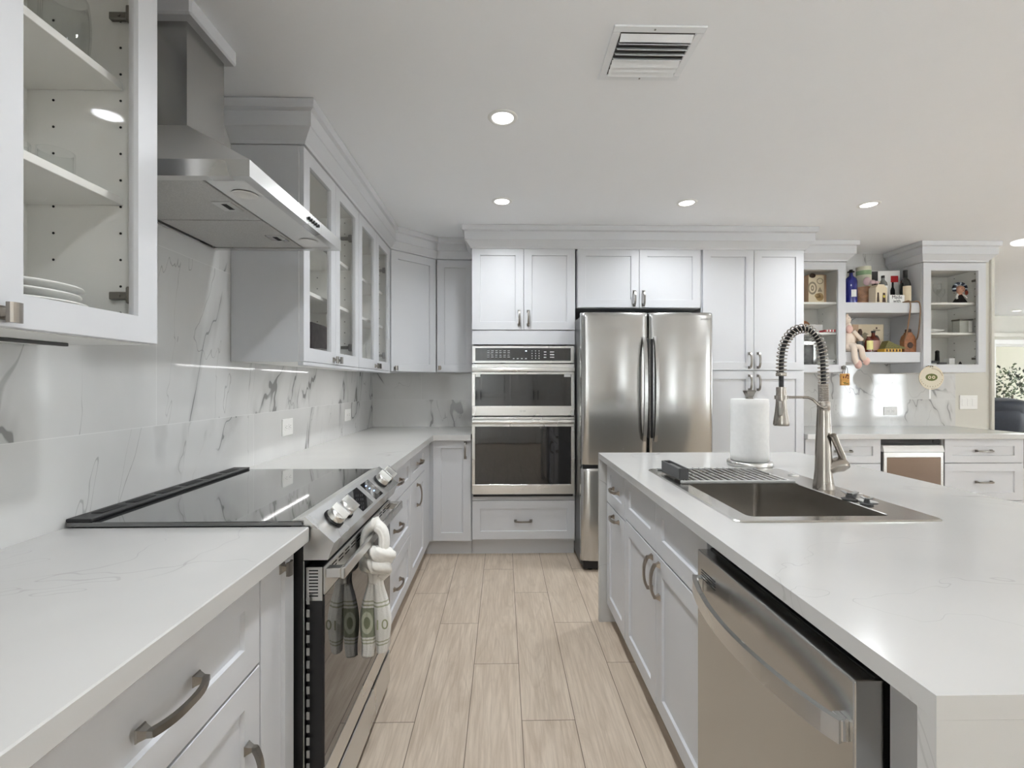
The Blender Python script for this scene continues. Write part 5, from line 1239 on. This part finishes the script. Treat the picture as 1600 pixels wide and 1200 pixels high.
t_, T, hw, hd, hh = boxthing('label_carton', 'white carton with faint print in front of the black gadget', 'box', 3.70, 3.78, 3.835, 3.865, 1.4035, 1.455, 'white')
for k in range(3): panel(t_, T, 'print_line', -hw+.012, hw-.012-.01*k, .034-k*.010, .037-k*.010, -hd-.0001, 'grey')
boxthing('tall_white_box', 'tall white box right of the black gadget', 'box', 3.80, 3.85, 3.88, 3.93, 1.4035, 1.51, 'white')
t_ = thing('figurine', 'small black figurine on a pale dish at the bottom of the doll cabinet', 'figurine', (3.885, 3.87, 1.4035))
b = MB(); b.lathe([(.0001, .001), (.030, 0), (.036, .012), (.033, .012), (.0001, .005)], (3.885, 3.87, 1.4035), 24, cap=False); b.build('dish', 'white', t_)
b = MB(); b.lathe([(.022, .010), (.020, .022), (.007, .040), (.012, .052), (.009, .066), (.004, .072), (.0001, .08)], (3.885, 3.87, 1.4035), 16); b.build('figure', 'black', t_)

# ------------------------------------------------------------------ living room end: recliner and garden plants
t_ = thing('recliner', 'dark navy leather recliner in the living room beyond the counter', 'recliner', (6.55, 6.1, 0))
def pillow(b, c, s, rot=(0, 0, 0), lv=2):
    bm = bmesh.new(); bmesh.ops.create_cube(bm, size=1); bmesh.ops.subdivide_edges(bm, edges=bm.edges[:], cuts=4, use_grid_fill=True)
    for q in bm.verts:
        u = q.co.copy(); f = 1-.28*(abs(u.x*2)**4+abs(u.y*2)**4+abs(u.z*2)**4)/3
        q.co = Vector((u.x*s[0]*f, u.y*s[1]*f, u.z*s[2]*f))
    b.bm(bm, True, Matrix.Translation(c) @ Euler([R(a) for a in rot]).to_matrix().to_4x4()); bm.free()
b = MB(); pillow(b, (6.55, 6.10, .62), (.78, .26, .86), (12, 0, 0)); b.build('backrest', 'navy', t_)
b = MB(); pillow(b, (6.55, 6.06, .96), (.80, .30, .30), (12, 0, 0)); b.build('headrest', 'navy', t_)
b = MB(); pillow(b, (6.55, 6.5, .40), (.66, .75, .24)); b.build('seat', 'navy', t_)
for x in (6.12, 6.98): b = MB(); pillow(b, (x, 6.42, .42), (.22, .95, .62)); b.build('armrest', 'navy', t_)
b = MB(); b.box(6.15, 6.95, 6.1, 6.85, .0, .26, .02); b.build('base', 'black_m', t_)
rr = random.Random(11)
def shrub(x, y, z, rx, rz, label, cols, n=260, name='garden_shrub'):
    t_ = thing(name, label, 'shrub', (x, y, z-.0))
    for ci, cm in enumerate(cols):
        b = MB()
        for k in range(n//len(cols)):
            a, e = rr.random()*2*math.pi, math.asin(rr.random()*1.6-.6); rad = .65+.35*rr.random()
            c = Vector((x+rx*rad*math.cos(a)*math.cos(e), y+rx*rad*math.sin(a)*math.cos(e), z+rz+rz*rad*math.sin(e)))
            d = Vector((rr.random()-.5, rr.random()-.5, rr.random()-.2)).normalized(); s_ = Vector((rr.random()-.5, rr.random()-.5, rr.random()-.5)).cross(d).normalized(); L_ = .05+.05*rr.random()
            b.raw([c, c+d*L_*.5+s_*L_*.28, c+d*L_, c+d*L_*.5-s_*L_*.28], [(0, 1, 2, 3)])
        b.build('leaves', cm, t_, fix=False)
    b = MB()
    for k in range(5): b.tube([(x, y, z-.02), (x+(rr.random()-.5)*rx, y+(rr.random()-.5)*rx, z+rz*1.3)], .008, 6)
    b.build('stem', mat('twig_brown', srgb(92, 74, 58), .9), t_)
gr = mat('leaf_green', srgb(72, 84, 58), .7, vscale=8, var=.4); gd = mat('leaf_dark_green', srgb(50, 58, 46), .7, vscale=8, var=.4); orr = mat('leaf_copper', srgb(150, 108, 78), .7, vscale=8, var=.4)
shrub(9.00, 8.35, -.12, .15, .60, 'small dark green shrub at the left of the living room window', [gd, gr], 240)
shrub(9.95, 8.95, -.12, .36, .92, 'tall leafy shrub at the right of the living room window', [gr, gd], 560)
shrub(9.50, 8.35, -.12, .13, .45, 'copper-leaved plant between the two green shrubs outside', [orr, gr], 240)
